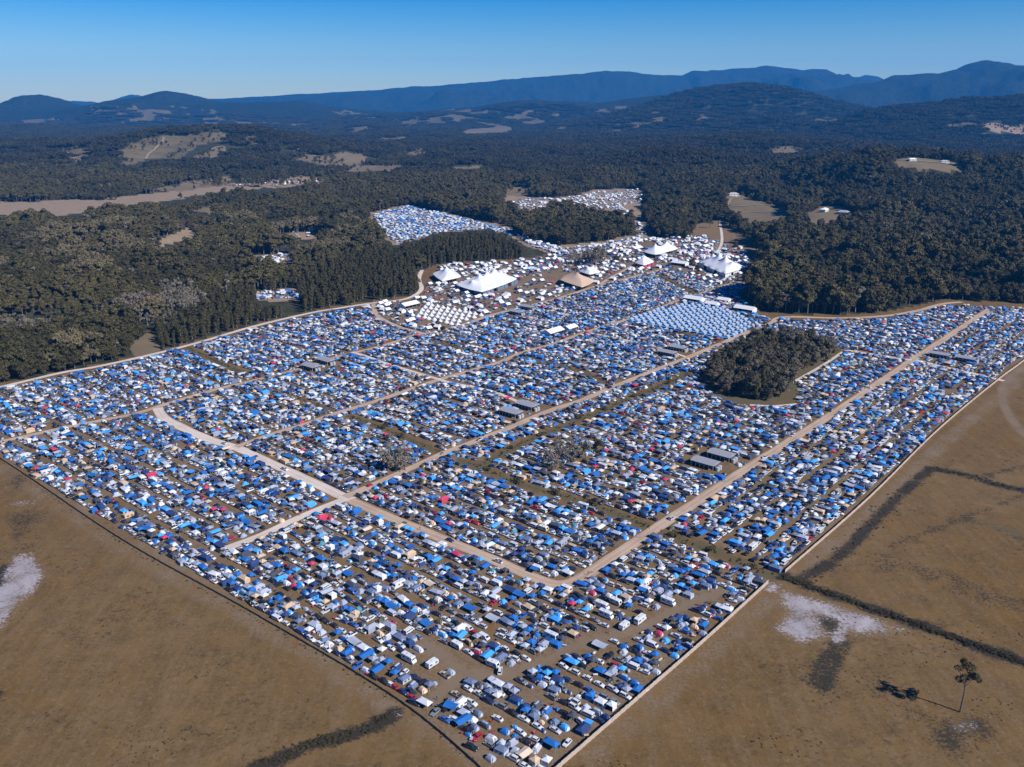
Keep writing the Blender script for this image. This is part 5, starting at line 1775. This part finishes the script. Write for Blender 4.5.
ISLAND_BASE = GP([(702, 380), (725, 396), (765, 402), (785, 396), (792, 381), (830, 360), (828, 350), (800, 342), (760, 342), (722, 358)])
ISLAND2 = GP([(515, 233), (528, 241), (568, 245), (600, 241), (634, 232), (632, 228), (600, 219), (570, 214), (552, 216), (530, 225)])
CLUMP = GP([(566, 264), (600, 268), (608, 262), (600, 254), (570, 256)])
tx, ty = jitter_grid(-1500, 1500, 320, 2150, 6.6)
tz = terrain(tx, ty)
wedge = np.abs(tx) < ty * .74 + 60
cv = cover(tx, ty, tz, 8.0)
sel = wedge & (cv > .5) & (ty < 2100)
isl = inpoly(tx, ty, ISLAND_BASE) | inpoly(tx, ty, ISLAND2) | inpoly(tx, ty, CLUMP)
sel |= wedge & (ty > 1900) & (RNG.random(len(tx)) < .12) & (fbm(tx, ty, 40, 2, 95) > .50) & ~inpoly(tx, ty, OPEN)
sel = (sel | isl) & (RNG.random(len(tx)) < .95)
tx, ty, tz, isl = tx[sel], ty[sel], tz[sel], isl[sel]
px, py = proj(tx, ty, tz)
nz_ = fbm(tx, ty, 120, 3, 51); nz2 = fbm(tx, ty, 60, 3, 61)
PLANT = [(330, 306), (415, 296), (420, 280), (412, 270), (540, 258), (545, 246), (500, 230), (430, 240), (345, 262), (300, 285), (190, 300), (150, 330), (200, 340)]
PLANT2 = [(150, 330), (190, 300), (300, 285), (340, 308), (255, 330), (160, 350)]
GREYB = [(140, 300), (190, 282), (240, 290), (200, 315), (150, 330), (60, 335), (0, 345), (0, 325), (80, 318)]
kind_of = np.array(['gum'] * len(tx), dtype='<U6')
kind_of[nz_ > .52] = 'dense'
kind_of[px > 640] = np.where(nz2[px > 640] > .36, 'dense', 'gum')
pl = inpoly(px, py, PLANT) | inpoly(px, py, PLANT2)
kind_of[pl] = 'slim'
gb = inpoly(px, py, GREYB) & (nz2 > .42)
kind_of[gb] = 'bare'
ru = (px < 420) & (py > 225) & (nz2 > .60) & ~pl
kind_of[ru] = 'rust'
rnd = RNG.random(len(tx))
kind_of[(rnd < .02) & ~pl] = 'bare'
kind_of[inpoly(tx, ty, ISLAND_BASE)] = np.where(rnd[inpoly(tx, ty, ISLAND_BASE)] < .7, 'isle', 'slim')
kind_of[inpoly(tx, ty, CLUMP)] = 'bare'
scl = RNG.uniform(.72, 1.22, len(tx))
scl *= np.where((kind_of != 'slim') & (kind_of != 'isle'), .5 + 1.15 * np.clip((fbm(tx, ty, 32, 2, 77) - .2) / .6, 0, 1), 1.0)
scl *= np.where(kind_of == 'slim', .92, 1.0) * np.where(isl & (ty < 800), .86, 1.0)
scl *= np.where((px > 740) & (ty < 1300), 1.22, 1.0)
scl *= np.where((px < 180) & (py > 310), .82, 1.0)
scl *= np.where((py < 215), .95, 1.0)
spin = RNG.uniform(0, 2 * PI, len(tx))
pickv = np.array([TREE[k][i % len(TREE[k])][2] for k, i in zip(kind_of, RNG.integers(0, 12, len(tx)))])
MEANH = {'gum': 15, 'dense': 14, 'slim': 15, 'bare': 13, 'rust': 15, 'isle': 14}

# the 300 nearest trees in view are things; ones behind the first rows of a wood stay in the mass
d_ = np.hypot(tx, ty)
vis = (px > 5) & (px < 1019) & (py > 120) & (py < 760)
edge_d = np.minimum(dpoly(tx, ty, FIELD_FAR), dpoly(tx, ty, ISLAND_BASE, True))
edge_d = np.where(inpoly(tx, ty, ISLAND2), dpoly(tx, ty, ISLAND2, True), edge_d)
front_rank = d_ + 40 * np.clip(edge_d - 9, 0, 50)
order = np.argsort(np.where(vis, front_rank, 1e9))
chosen = order[:285]
mask = np.zeros(len(tx), bool); mask[chosen] = True


def tree_thing(kd, idx, x, y, z, rz, s, label, cat='tree', group=None, name=None):
    trm, cr, _ = TREE[kd][idx % len(TREE[kd])]
    root = link(name or {'gum': 'gum_tree', 'dense': 'evergreen_tree', 'slim': 'plantation_tree', 'bare': 'thin_tree', 'rust': 'gum_tree', 'isle': 'swamp_tree', 'ash': 'thin_tree'}[kd], None, (x, y, z), rz, s)
    props(root, label, cat, group)
    link('trunk', trm, parent=root); link('crown', cr, parent=root)
    return root


TSAY = {'gum': 'olive gum tree', 'dense': 'dark evergreen tree', 'slim': 'slim dark tree', 'bare': 'grey thin-leaved tree', 'rust': 'rusty gum tree', 'isle': 'ashen swamp tree'}
CHX = tx[chosen]; CHY = ty[chosen]


def tree_where(x, y, px_, py_):
    if inpoly(np.array([x]), np.array([y]), ISLAND_BASE)[0]: return 'on tree island'
    if inpoly(np.array([x]), np.array([y]), ISLAND2)[0]: return 'on arena tree island'
    if inpoly(np.array([x]), np.array([y]), CLUMP)[0]: return 'behind tan canopy'
    if px_ < 170: return 'on dark fence forest edge'
    if px_ < 345: return 'on perimeter track forest edge'
    if px_ < 560: return 'on plantation edge by bell tents'
    if px_ < 750: return 'behind four peaked big top'
    if px_ < 880: return 'on forest edge behind wall tents'
    return 'on forest edge behind east block'


def hword(s, kd):
    h = s * MEANH[kd]
    return 'stunted' if h < 11 else 'short' if h < 12.5 else 'medium' if h < 14 else 'tall' if h < 16 else 'lofty' if h < 18 else 'giant'


for c_, i in enumerate(chosen):
    w = tree_where(tx[i], ty[i], px[i], py[i])
    dd = (CHX - tx[i]) ** 2 + (CHY - ty[i]) ** 2
    nb = chosen[np.argsort(dd)[1:9]]
    me_ = f"{hword(scl[i], kind_of[i])} {TSAY[kind_of[i]]}"
    nn = []
    for j in nb:
        q = f"{hword(scl[j], kind_of[j])} {TSAY[kind_of[j]].split()[0]}"
        if q not in nn: nn.append(q)
    nn += ['open ground', 'grass']
    lab = None
    for a_, b_ in ((0, 1), (0, 2), (1, 2), (0, 3), (1, 3), (2, 3), (0, 4), (1, 4), (2, 4), (3, 4)):
        if b_ >= len(nn): continue
        l = f"{me_} between {nn[a_]} and {nn[b_]} trees, {w}"
        if len(l.split()) <= 16 and l not in USED:
            lab = l; break
    lab = lab or f"{me_} among its like {w}"
    USED.add(lab)
    k = [q for q in range(len(TREE[kind_of[i]])) if TREE[kind_of[i]][q][2] == pickv[i]][0]
    tree_thing(kind_of[i], k, tx[i], ty[i], tz[i], spin[i], scl[i], lab, group='trees at the forest edges and islands')
m = ~mask
sx, sy = jitter_grid(-2600, 2600, 1500, 4300, 15, .5)
sz = terrain(sx, sy)
sk_ = (np.abs(sx) < sy * .72) & (cover(sx, sy, sz) < .5) & ~inpoly(sx, sy, OPEN)
for q in FLATS:
    sk_ &= ~inpoly(sx, sy, q)
sk_ &= (fbm(sx, sy, 90, 3, 140) > .50) & (RNG.random(len(sx)) < .42)
sx, sy, sz = sx[sk_], sy[sk_], sz[sk_]
tx = np.concatenate([tx, sx]); ty = np.concatenate([ty, sy]); tz = np.concatenate([tz, sz]); m = np.concatenate([m, np.ones(len(sx), bool)])
spin = np.concatenate([spin, RNG.uniform(0, 6.28, len(sx))]); scl = np.concatenate([scl, RNG.uniform(.4, 1.0, len(sx))]); pickv = np.concatenate([pickv, RNG.integers(0, 6, len(sx))])
scatter('forest', np.stack([tx[m], ty[m], tz[m]], -1), spin[m], scl[m], pickv[m], PCOL, 'dense dark olive woodland around and behind the campsite')
print('forest', m.sum())

# hills further out: patches of canopy
fx, fy = jitter_grid(-5200, 5200, 2050, 6600, 46, .4)
fz = terrain(fx, fy)
cvp = cover(fx, fy, fz, 8.0)
fsel = (np.abs(fx) < fy * .72 + 80) & (cvp > .5)
fp, fq = proj(fx, fy, fz)
fx, fy, fz = fx[fsel], fy[fsel], fz[fsel]
scatter('distant_forest', np.stack([fx, fy, fz - .5], -1), RNG.uniform(0, 2 * PI, len(fx)), RNG.uniform(.85, 1.15, len(fx)), RNG.integers(0, 4, len(fx)), FCOL, 'blue green forest clothing the hills behind the festival')
print('patches', len(fx))

# trees standing alone
g = G(960, 712)
rng = np.random.default_rng(909)
lone = link('lone_gum_tree', None, (g[0], g[1], 0)); props(lone, 'single tall gum with round open crown alone in the brown paddock', 'tree')
t = MB(); t.tube((0, 0, -.3), (.25, .1, 7), .32, .24, BARK, 8, False); t.tube((.25, .1, 7), (-.1, .2, 12.2), .24, .16, BARK, 8, False)
L = [(0, 0, 16.0, 2.3, 2.3, 2.0)]
for i in range(8):
    a = 2 * PI * i / 8 + rng.uniform(-.3, .3); q = rng.uniform(2.0, 3.4)
    l = (q * math.cos(a), q * math.sin(a), rng.uniform(9.8, 17.2), 1.35, 1.35, 1.2)
    L.append(l); t.tube((-.1, .2, min(l[2] - .6, rng.uniform(8.5, 12))), l[:3], .12, .04, BARK, 5, False)
link('trunk', t.mesh('trunk'), parent=lone)
V = leaf_cloud(L, 1500, .22, rng)
link('crown', raw_mesh('crown', V, np.arange(len(V)), np.full(len(V) // 4, 4), None, [LEAF_DARK]), parent=lone)

for k, (px_, py_, kd, s, l) in enumerate([(388, 472, 'ash', .85, 'grey thin-leaved tree beside the pale road, left one of the clump'), (396, 471, 'ash', .85, 'grey thin-leaved tree in the middle of the roadside clump'), (405, 470, 'ash', .76, 'grey thin-leaved tree nearest the road in the clump'),
                                          (552, 470, 'ash', .76, 'brown bushy tree at the open end of the ditch clump'), (562, 466, 'ash', .85, 'tall brown bushy tree in the ditch clump'), (574, 462, 'ash', .7, 'brown bushy tree between two others in the ditch clump'), (586, 459, 'ash', .7, 'short brown tree at the far end of the ditch clump'),
                                          (598, 449, 'dense', .5, 'dark shrubby tree beyond the ditch clump'), (438, 328, 'dense', .55, 'dark bush at the low corner of the bell tents'), (443, 332, 'dense', .45, 'smaller dark bush below the bell tents'),
                                          (692, 268, 'dense', .85, 'dark tree standing beside the four peaked big top'), (697, 273, 'dense', .7, 'shorter dark tree before the four peaked big top'), (616, 263, 'dense', .8, 'dark tree right of the grey arena clump'),
                                          (735, 252, 'gum', .8, 'olive tree above the four peaked big top'), (728, 253, 'bare', .8, 'grey tree on the rise above the four peaked big top'), (684, 246, 'bare', .8, 'pale grey tree beside the twin peaked tent'),
                                          (710, 228, 'gum', .9, 'olive tree on the open slope by the vineyard track'), (738, 232, 'dense', .85, 'dark tree on the open slope beside the vineyard')]):
    g = G(px_, py_)
    tree_thing(kd, k, g[0], g[1], 0, k * 1.3, s * (1.3 if kd == 'ash' else 1.0), l, group='trees standing inside the festival grounds')

# ditch bushes: the larger ones are things, the reeds one mass
bp_, reeds = [], []
for line, w in DITCHG:
    L = np.linalg.norm(np.diff(line, axis=0), axis=1).sum()
    for k in range(int(L * .8)):
        u = random.random() * (len(line) - 1); i = int(u); p = line[i] + (line[i + 1] - line[i]) * (u - i)
        reeds.append((p[0] + random.gauss(0, w * .33), p[1] + random.gauss(0, w * .33), -.1, random.uniform(.2, .55)))
for pts, w, dens, s in [([(784, 577), (850, 601), (930, 629), (1024, 663), (1200, 728)], .8, 3.0, .75), ([(803, 578), (840, 556), (868, 528), (895, 500), (932, 468)], 3.0, .8, .4), ([(930, 468), (975, 478), (1030, 492)], 1.4, 1.6, .5), ([(262, 765), (310, 745), (350, 735), (390, 716)], 1.3, 2.6, .55),
                        ([(-60, 428), (0, 462), (120, 542), (250, 615), (400, 705), (505, 790)], .6, .5, .3)]:
    line = smooth_line(GP(pts), 6.0)
    L = np.linalg.norm(np.diff(line, axis=0), axis=1).sum()
    for k in range(int(L * dens)):
        u = random.random() * (len(line) - 1); i = int(u); p = line[i] + (line[i + 1] - line[i]) * (u - i)
        reeds.append((p[0] + random.gauss(0, w), p[1] + random.gauss(0, w), -.1, s * random.uniform(.5, 1.2)))
# rough tussocks over the paddocks
tq, tw = RNG.uniform(0, 1024, 9000), RNG.uniform(440, 800, 9000)
gx_, gy_ = [], []
for a, b in zip(tq, tw):
    q = G(a, b); gx_.append(q[0]); gy_.append(q[1])
gx_, gy_ = np.array(gx_), np.array(gy_)
kk = ~inpoly(gx_, gy_, CAMP) & (dpoly(gx_, gy_, CAMP, True) > 5) & (fbm(gx_, gy_, 26, 4, 88) > .66)
for a, b in zip(gx_[kk], gy_[kk]):
    reeds.append((a, b, -.1, random.uniform(.1, .28)))
reeds = np.array(reeds)
scatter('reeds', reeds[:, :3], RNG.uniform(0, 6.28, len(reeds)), reeds[:, 3], RNG.integers(0, 3, len(reeds)), BCOL, 'dark reeds and tussocks in the ditches and paddocks')
nb_ = 0
BSAY = ['at the bend of the middle ditch', 'second along the middle ditch', 'halfway down the middle ditch', 'low on the middle ditch', 'by the long swale start', 'on the long swale, nearer the road', 'on the long swale under the sheds', 'on the long swale near the track', 'high on the long swale', 'by the tree island end of the swale',
        'in the front ditch beside the road', 'in the front ditch, middle', 'in the front ditch by the fence gap', 'in the short ditch near the grey trees', 'in the short ditch under the grey trees']
BPX = [(487, 470), (517, 483), (555, 494), (592, 505), (511, 449), (540, 436), (580, 419), (604, 410), (634, 397), (668, 384), (672, 536), (712, 551), (752, 568), (382, 428), (403, 437)]
for (px_, py_), l in zip(BPX, BSAY):
    g = G(px_, py_)
    b = link('bush', None, (g[0], g[1], 0), random.uniform(0, 6), random.uniform(1.4, 2.3)); props(b, 'dark rounded bush ' + l, 'bush', 'bushes along the camp ditches')
    link('foliage', BUSH[0], parent=b)
    st = MB(); st.tube((0, 0, -.1), (.1, 0, .6), .06, .03, BARK, 5, False); link('stem', st.mesh('stem'), parent=b)

# ------------------------------------------------------------------ farm tracks on the far slopes
for pl, hw in [([(727, 207), (732, 199), (742, 196), (756, 198), (772, 205), (790, 216)], 2.6), ([(731, 207), (750, 206), (772, 206)], 1.6), ([(737, 213), (757, 213), (776, 212)], 1.6), ([(164, 138), (158, 146), (149, 154), (146, 159)], 2.4), ([(196, 156), (210, 151), (224, 147)], 2.2), ([(60, 150), (72, 156), (76, 163)], 2.0), ([(898, 160), (915, 161), (940, 163), (958, 166)], 2.4)]:
    P3 = smooth_line([hit(a, b)[:2] for a, b in pl], 8.0)
    d = np.gradient(P3, axis=0); d /= np.linalg.norm(d, axis=1)[:, None]
    nr_ = np.stack([-d[:, 1], d[:, 0]], -1)
    Q = (P3[:, None, :] + nr_[:, None, :] * (np.array((-1, -.5, 0, .5, 1)) * hw)[None, :, None]).reshape(-1, 2)
    V = [(q[0], q[1], z + .9) for q, z in zip(Q, terrain(Q[:, 0], Q[:, 1]))]
    me = bpy.data.meshes.new('path'); me.from_pydata(V, [], [(k * 5 + j, k * 5 + j + 5, k * 5 + j + 6, k * 5 + j + 1) for k in range(len(P3) - 1) for j in range(4)])
    me.materials.append(farm); at = me.attributes.new('across', 'FLOAT', 'POINT'); at.data.foreach_set('value', np.tile(np.array((-1, -.5, 0, .5, 1), np.float32), len(P3)))
    props(link('path', me), kind='structure')

# ------------------------------------------------------------------ far houses


def house(px_, py_, a, b, h, ang, rc_, label):
    p = hit(px_, py_)
    root = link('house', None, (p[0], p[1], p[2] - .2), ang); props(root, label, 'house')
    w = MB(); w.box(-a, a, -b, b, 0, h, BRICK); link('wall', w.mesh('wall'), parent=root)
    r = MB(); R = plain('roof_' + rc_, {'white': (.7, .71, .73), 'grey': (.3, .31, .33), 'red': (.30, .10, .07)}[rc_], .6)
    e = .6
    r.add([(-a - e, -b - e, h), (a + e, -b - e, h), (a + e, b + e, h), (-a - e, b + e, h), (-a * .55, 0, h + b * .5), (a * .55, 0, h + b * .5)], [(0, 1, 5, 4), (1, 2, 5), (2, 3, 4, 5), (3, 0, 4), (3, 2, 1, 0)], R)
    r.v = [(x, y, z + .01) for x, y, z in r.v]
    link('roof', r.mesh('roof'), parent=root)
    for k in range(3):
        x = -a * .7 + k * a * .7
        q = MB(); q.box(x - .7, x + .7, -b - .04, -b - .01, h * .35, h * .75, GLASS); link('window', q.mesh('window'), parent=root)


for args in [(824, 212, 7, 4.5, 4.5, UANG, 'white', 'white house on the clearing above the forest'), (843, 215, 8, 5, 5, VANG, 'grey', 'dark roofed house on the clearing above the forest'), (40, 143, 18, 8, 5, .1, 'white', 'white roofed house on the left ridge, outer one'), (53, 143, 14, 8, 5, .1, 'white', 'white roofed house on the left ridge, inner one'),
             (733, 196, 10, 6, 4, .2, 'grey', 'low pale house above the vineyard'), (912, 161, 7, 4, 3.5, .1, 'white', 'white house on the hilltop clearing'), (944, 163, 8, 4, 3.5, .1, 'grey', 'grey house on the hilltop clearing'), (424, 201, 12, 7, 4, .3, 'grey', 'grey roofed house beyond the far car park'),
             (284, 174, 26, 8, 5, 0, 'white', 'long white shed on the pale strip field'), (302, 151, 14, 7, 5, .2, 'grey', 'grey farmhouse on the tan hillside'), (448, 134, 22, 9, 5, 0, 'white', 'white farm shed on the far hillside'), (1004, 159, 12, 6, 4, 0, 'white', 'white roofed house at the far right of the hills')]:
    house(*args)

# ------------------------------------------------------------------ a few people walking on the roads and lanes


def person_mesh(seed):
    r = random.Random(seed)
    st = r.uniform(.12, .3); sw = r.uniform(.1, .3)
    V = [(0, 0, .95), (0, 0, 1.15), (0, 0, 1.38), (0, 0, 1.50), (0, .02, 1.64), (0, .01, 1.74),
         (-.11, 0, .92), (-.12, st, .50), (-.12, st * 1.1 - .06, .06), (-.12, st * 1.1 + .12, .03),
         (.11, 0, .92), (.12, -st * .6, .50), (.12, -st * 1.5, .10), (.12, -st * 1.5 + .14, .04),
         (-.20, 0, 1.40), (-.26, -sw * .5, 1.13), (-.25, sw * .4, .88), (.20, 0, 1.40), (.26, sw * .5, 1.13), (.25, sw * .9, .90)]
    E = [(0, 1), (1, 2), (2, 3), (3, 4), (4, 5), (0, 6), (6, 7), (7, 8), (8, 9), (0, 10), (10, 11), (11, 12), (12, 13), (2, 14), (14, 15), (15, 16), (2, 17), (17, 18), (18, 19)]
    R = [.15, .14, .15, .055, .095, .08, .09, .065, .045, .035, .09, .065, .045, .035, .065, .045, .035, .065, .045, .035]
    me = bpy.data.meshes.new('person'); me.from_pydata(V, E, [])
    o = bpy.data.objects.new('person_source', me); COL.objects.link(o)
    sk = o.modifiers.new('skin', 'SKIN')
    if not me.skin_vertices: me.skin_vertices.new()
    for sv, rr in zip(me.skin_vertices[0].data, R): sv.radius = (rr, rr * .8)
    me.skin_vertices[0].data[0].use_root = True
    sb = o.modifiers.new('smooth', 'SUBSURF'); sb.levels = sb.render_levels = 1
    dg = bpy.context.evaluated_depsgraph_get(); dg.update()
    out = bpy.data.meshes.new_from_object(o.evaluated_get(dg))
    bpy.data.objects.remove(o)
    return out


def dress(me, top, leg):
    me = me.copy(); me.materials.clear()
    for m_ in (SKIN, fabric(top), fabric(leg), HAIR, TRIM): me.materials.append(m_)
    for p in me.polygons:
        x, y, z = p.center
        p.material_index = 3 if z > 1.68 or (z > 1.58 and y < -.03) else 0 if z > 1.47 else 1 if (z > .97 and (abs(x) < .24 or z > 1.12)) else 0 if abs(x) > .2 else 2 if z > .1 else 4
    return me


for (px_, py_, st_, c_, a_, l_) in [(990, 379, 'wagon', 'white', 0.1, 'white wagon parked outside the banner fence on the right paddock'), (672, 519, 'wagon', 'silver', UANG, 'silver wagon driving on the long straight dirt road'), (765, 458, 'ute', 'white', UANG + PI, 'white ute driving on the long straight road past the sheds'),
                                   (870, 388, 'hatchback', 'white', UANG, 'white hatchback on the long straight road short of the crossroads'), (450, 541, 'sedan', 'navy', VANG, 'navy sedan driving on the lower dirt road'), (498, 562, 'ute', 'white', VANG + PI, 'white ute on the lower dirt road before its bend'),
                                   (285, 470, 'wagon', 'white', VANG, 'white wagon driving on the wide pale road'), (224, 444, 'sedan', 'silver', VANG + PI, 'silver sedan driving on the wide pale road'), (480, 440, 'ute', 'silver', UANG, 'silver ute on the road to the tree island'), (610, 388, 'wagon', 'navy', UANG, 'navy wagon on the road to the tree island'),
                                   (370, 486, 'hatchback', 'red', UANG, 'red hatchback turning at the pale road junction'), (500, 672, 'wagon', 'white', VANG + 2.2, 'white wagon crossing the bare lane near the corner')]:
    g = G(px_, py_)
    place('parked_car', st_, c_, g[0], g[1], a_, l_, True, group='cars moving on the camp roads')
pm = [person_mesh(s) for s in (1, 2, 3)]
PPL = [(588, 575, 'navy', 'charcoal', 'walking on the bend of the dirt road'), (592, 573, 'white', 'navy', 'walking on the bend of the dirt road'), (583, 584, 'red', 'charcoal', 'crossing the outer bend of the dirt road'), (437, 700, 'charcoal', 'navy', 'standing alone on the bare lane by the corner camps'),
       (520, 664, 'white', 'charcoal', 'walking along the bare dirt lane'), (610, 634, 'blue', 'beige', 'walking beside the white caravan'), (648, 619, 'red', 'navy', 'walking up the bare dirt lane'), (470, 566, 'white', 'navy', 'walking on the lower dirt road'), (420, 530, 'black', 'slate', 'walking on the lower dirt road'),
       (355, 497, 'white', 'charcoal', 'at the pale road junction'), (338, 499, 'navy', 'beige', 'at the pale road junction'), (300, 516, 'red', 'charcoal', 'on the pale road below the junction'), (640, 538, 'azure', 'charcoal', 'on the long straight road'), (725, 482, 'white', 'navy', 'on the long straight road by the sheds'), (478, 690, 'beige', 'navy', 'at the corner of the bare lane')]
for k, (px_, py_, a, b, l) in enumerate(PPL):
    g = G(px_, py_)
    me = dress(pm[k % 3], a, b)
    o = link('person', me, (g[0], g[1], .05 if k not in (3, 4, 5, 6, 14) else 0), random.uniform(0, 6.28)); props(o, f"person in {a} top, {b} trousers, {l}", 'person', 'people walking through the campsite')

# ------------------------------------------------------------------ haze, sky, sun
hz = MB(); hz.box(-15200, 15200, -15200, 15200, -1.0, 790, plain('haze_tmp', (1, 1, 1)))
hm = bpy.data.materials.new('haze'); hm.use_nodes = True
nt = hm.node_tree
for n in list(nt.nodes):
    if n.type != 'OUTPUT_MATERIAL': nt.nodes.remove(n)
out = [n for n in nt.nodes if n.type == 'OUTPUT_MATERIAL'][0]
pv = nt.nodes.new('ShaderNodeVolumePrincipled')
pv.inputs['Color'].default_value = (.035, .38, 1.0, 1)
pv.inputs['Density'].default_value = 4.9e-5
pv.inputs['Anisotropy'].default_value = 0.0
nt.links.new(pv.outputs[0], out.inputs['Volume'])
hz.mats = [hm]
ho = link('haze', hz.mesh('haze')); props(ho, kind='stuff')

EL = 39.0
AZ = math.atan2(.835, -.55)
w = bpy.data.worlds.new('World'); SC.world = w; w.use_nodes = True
nt = w.node_tree
bg = nt.nodes['Background']
sky = nt.nodes.new('ShaderNodeTexSky'); sky.sky_type = 'NISHITA'; sky.sun_disc = False
sky.sun_elevation = math.radians(EL); sky.sun_rotation = AZ
sky.altitude = 200; sky.air_density = 1.0; sky.dust_density = 0.1; sky.ozone_density = 6.0
hs = nt.nodes.new('ShaderNodeHueSaturation'); hs.inputs['Saturation'].default_value = 1.65; hs.inputs['Hue'].default_value = 0.516
nt.links.new(sky.outputs[0], hs.inputs['Color']); nt.links.new(hs.outputs[0], bg.inputs['Color'])
bg.inputs['Strength'].default_value = 0.070
sd = bpy.data.lights.new('sun', 'SUN'); sd.energy = 5.0; sd.angle = math.radians(.5); sd.color = (1.0, .955, .90)
so = bpy.data.objects.new('sun', sd); COL.objects.link(so)
d = Vector((math.cos(math.radians(EL)) * math.sin(AZ), math.cos(math.radians(EL)) * math.cos(AZ), math.sin(math.radians(EL))))
so.rotation_euler = d.to_track_quat('Z', 'Y').to_euler()
so.location = (300, -200, 600)

SC.view_settings.view_transform = 'Standard'
SC.view_settings.look = 'None'
SC.view_settings.exposure = 0.6
SC.view_settings.gamma = 1.0
SC.view_settings.use_curve_mapping = False
SC.render.engine = 'CYCLES'
c = SC.cycles
c.max_bounces = 4; c.diffuse_bounces = 2; c.glossy_bounces = 2; c.transmission_bounces = 2; c.volume_bounces = 0; c.transparent_max_bounces = 4
c.use_denoising = True
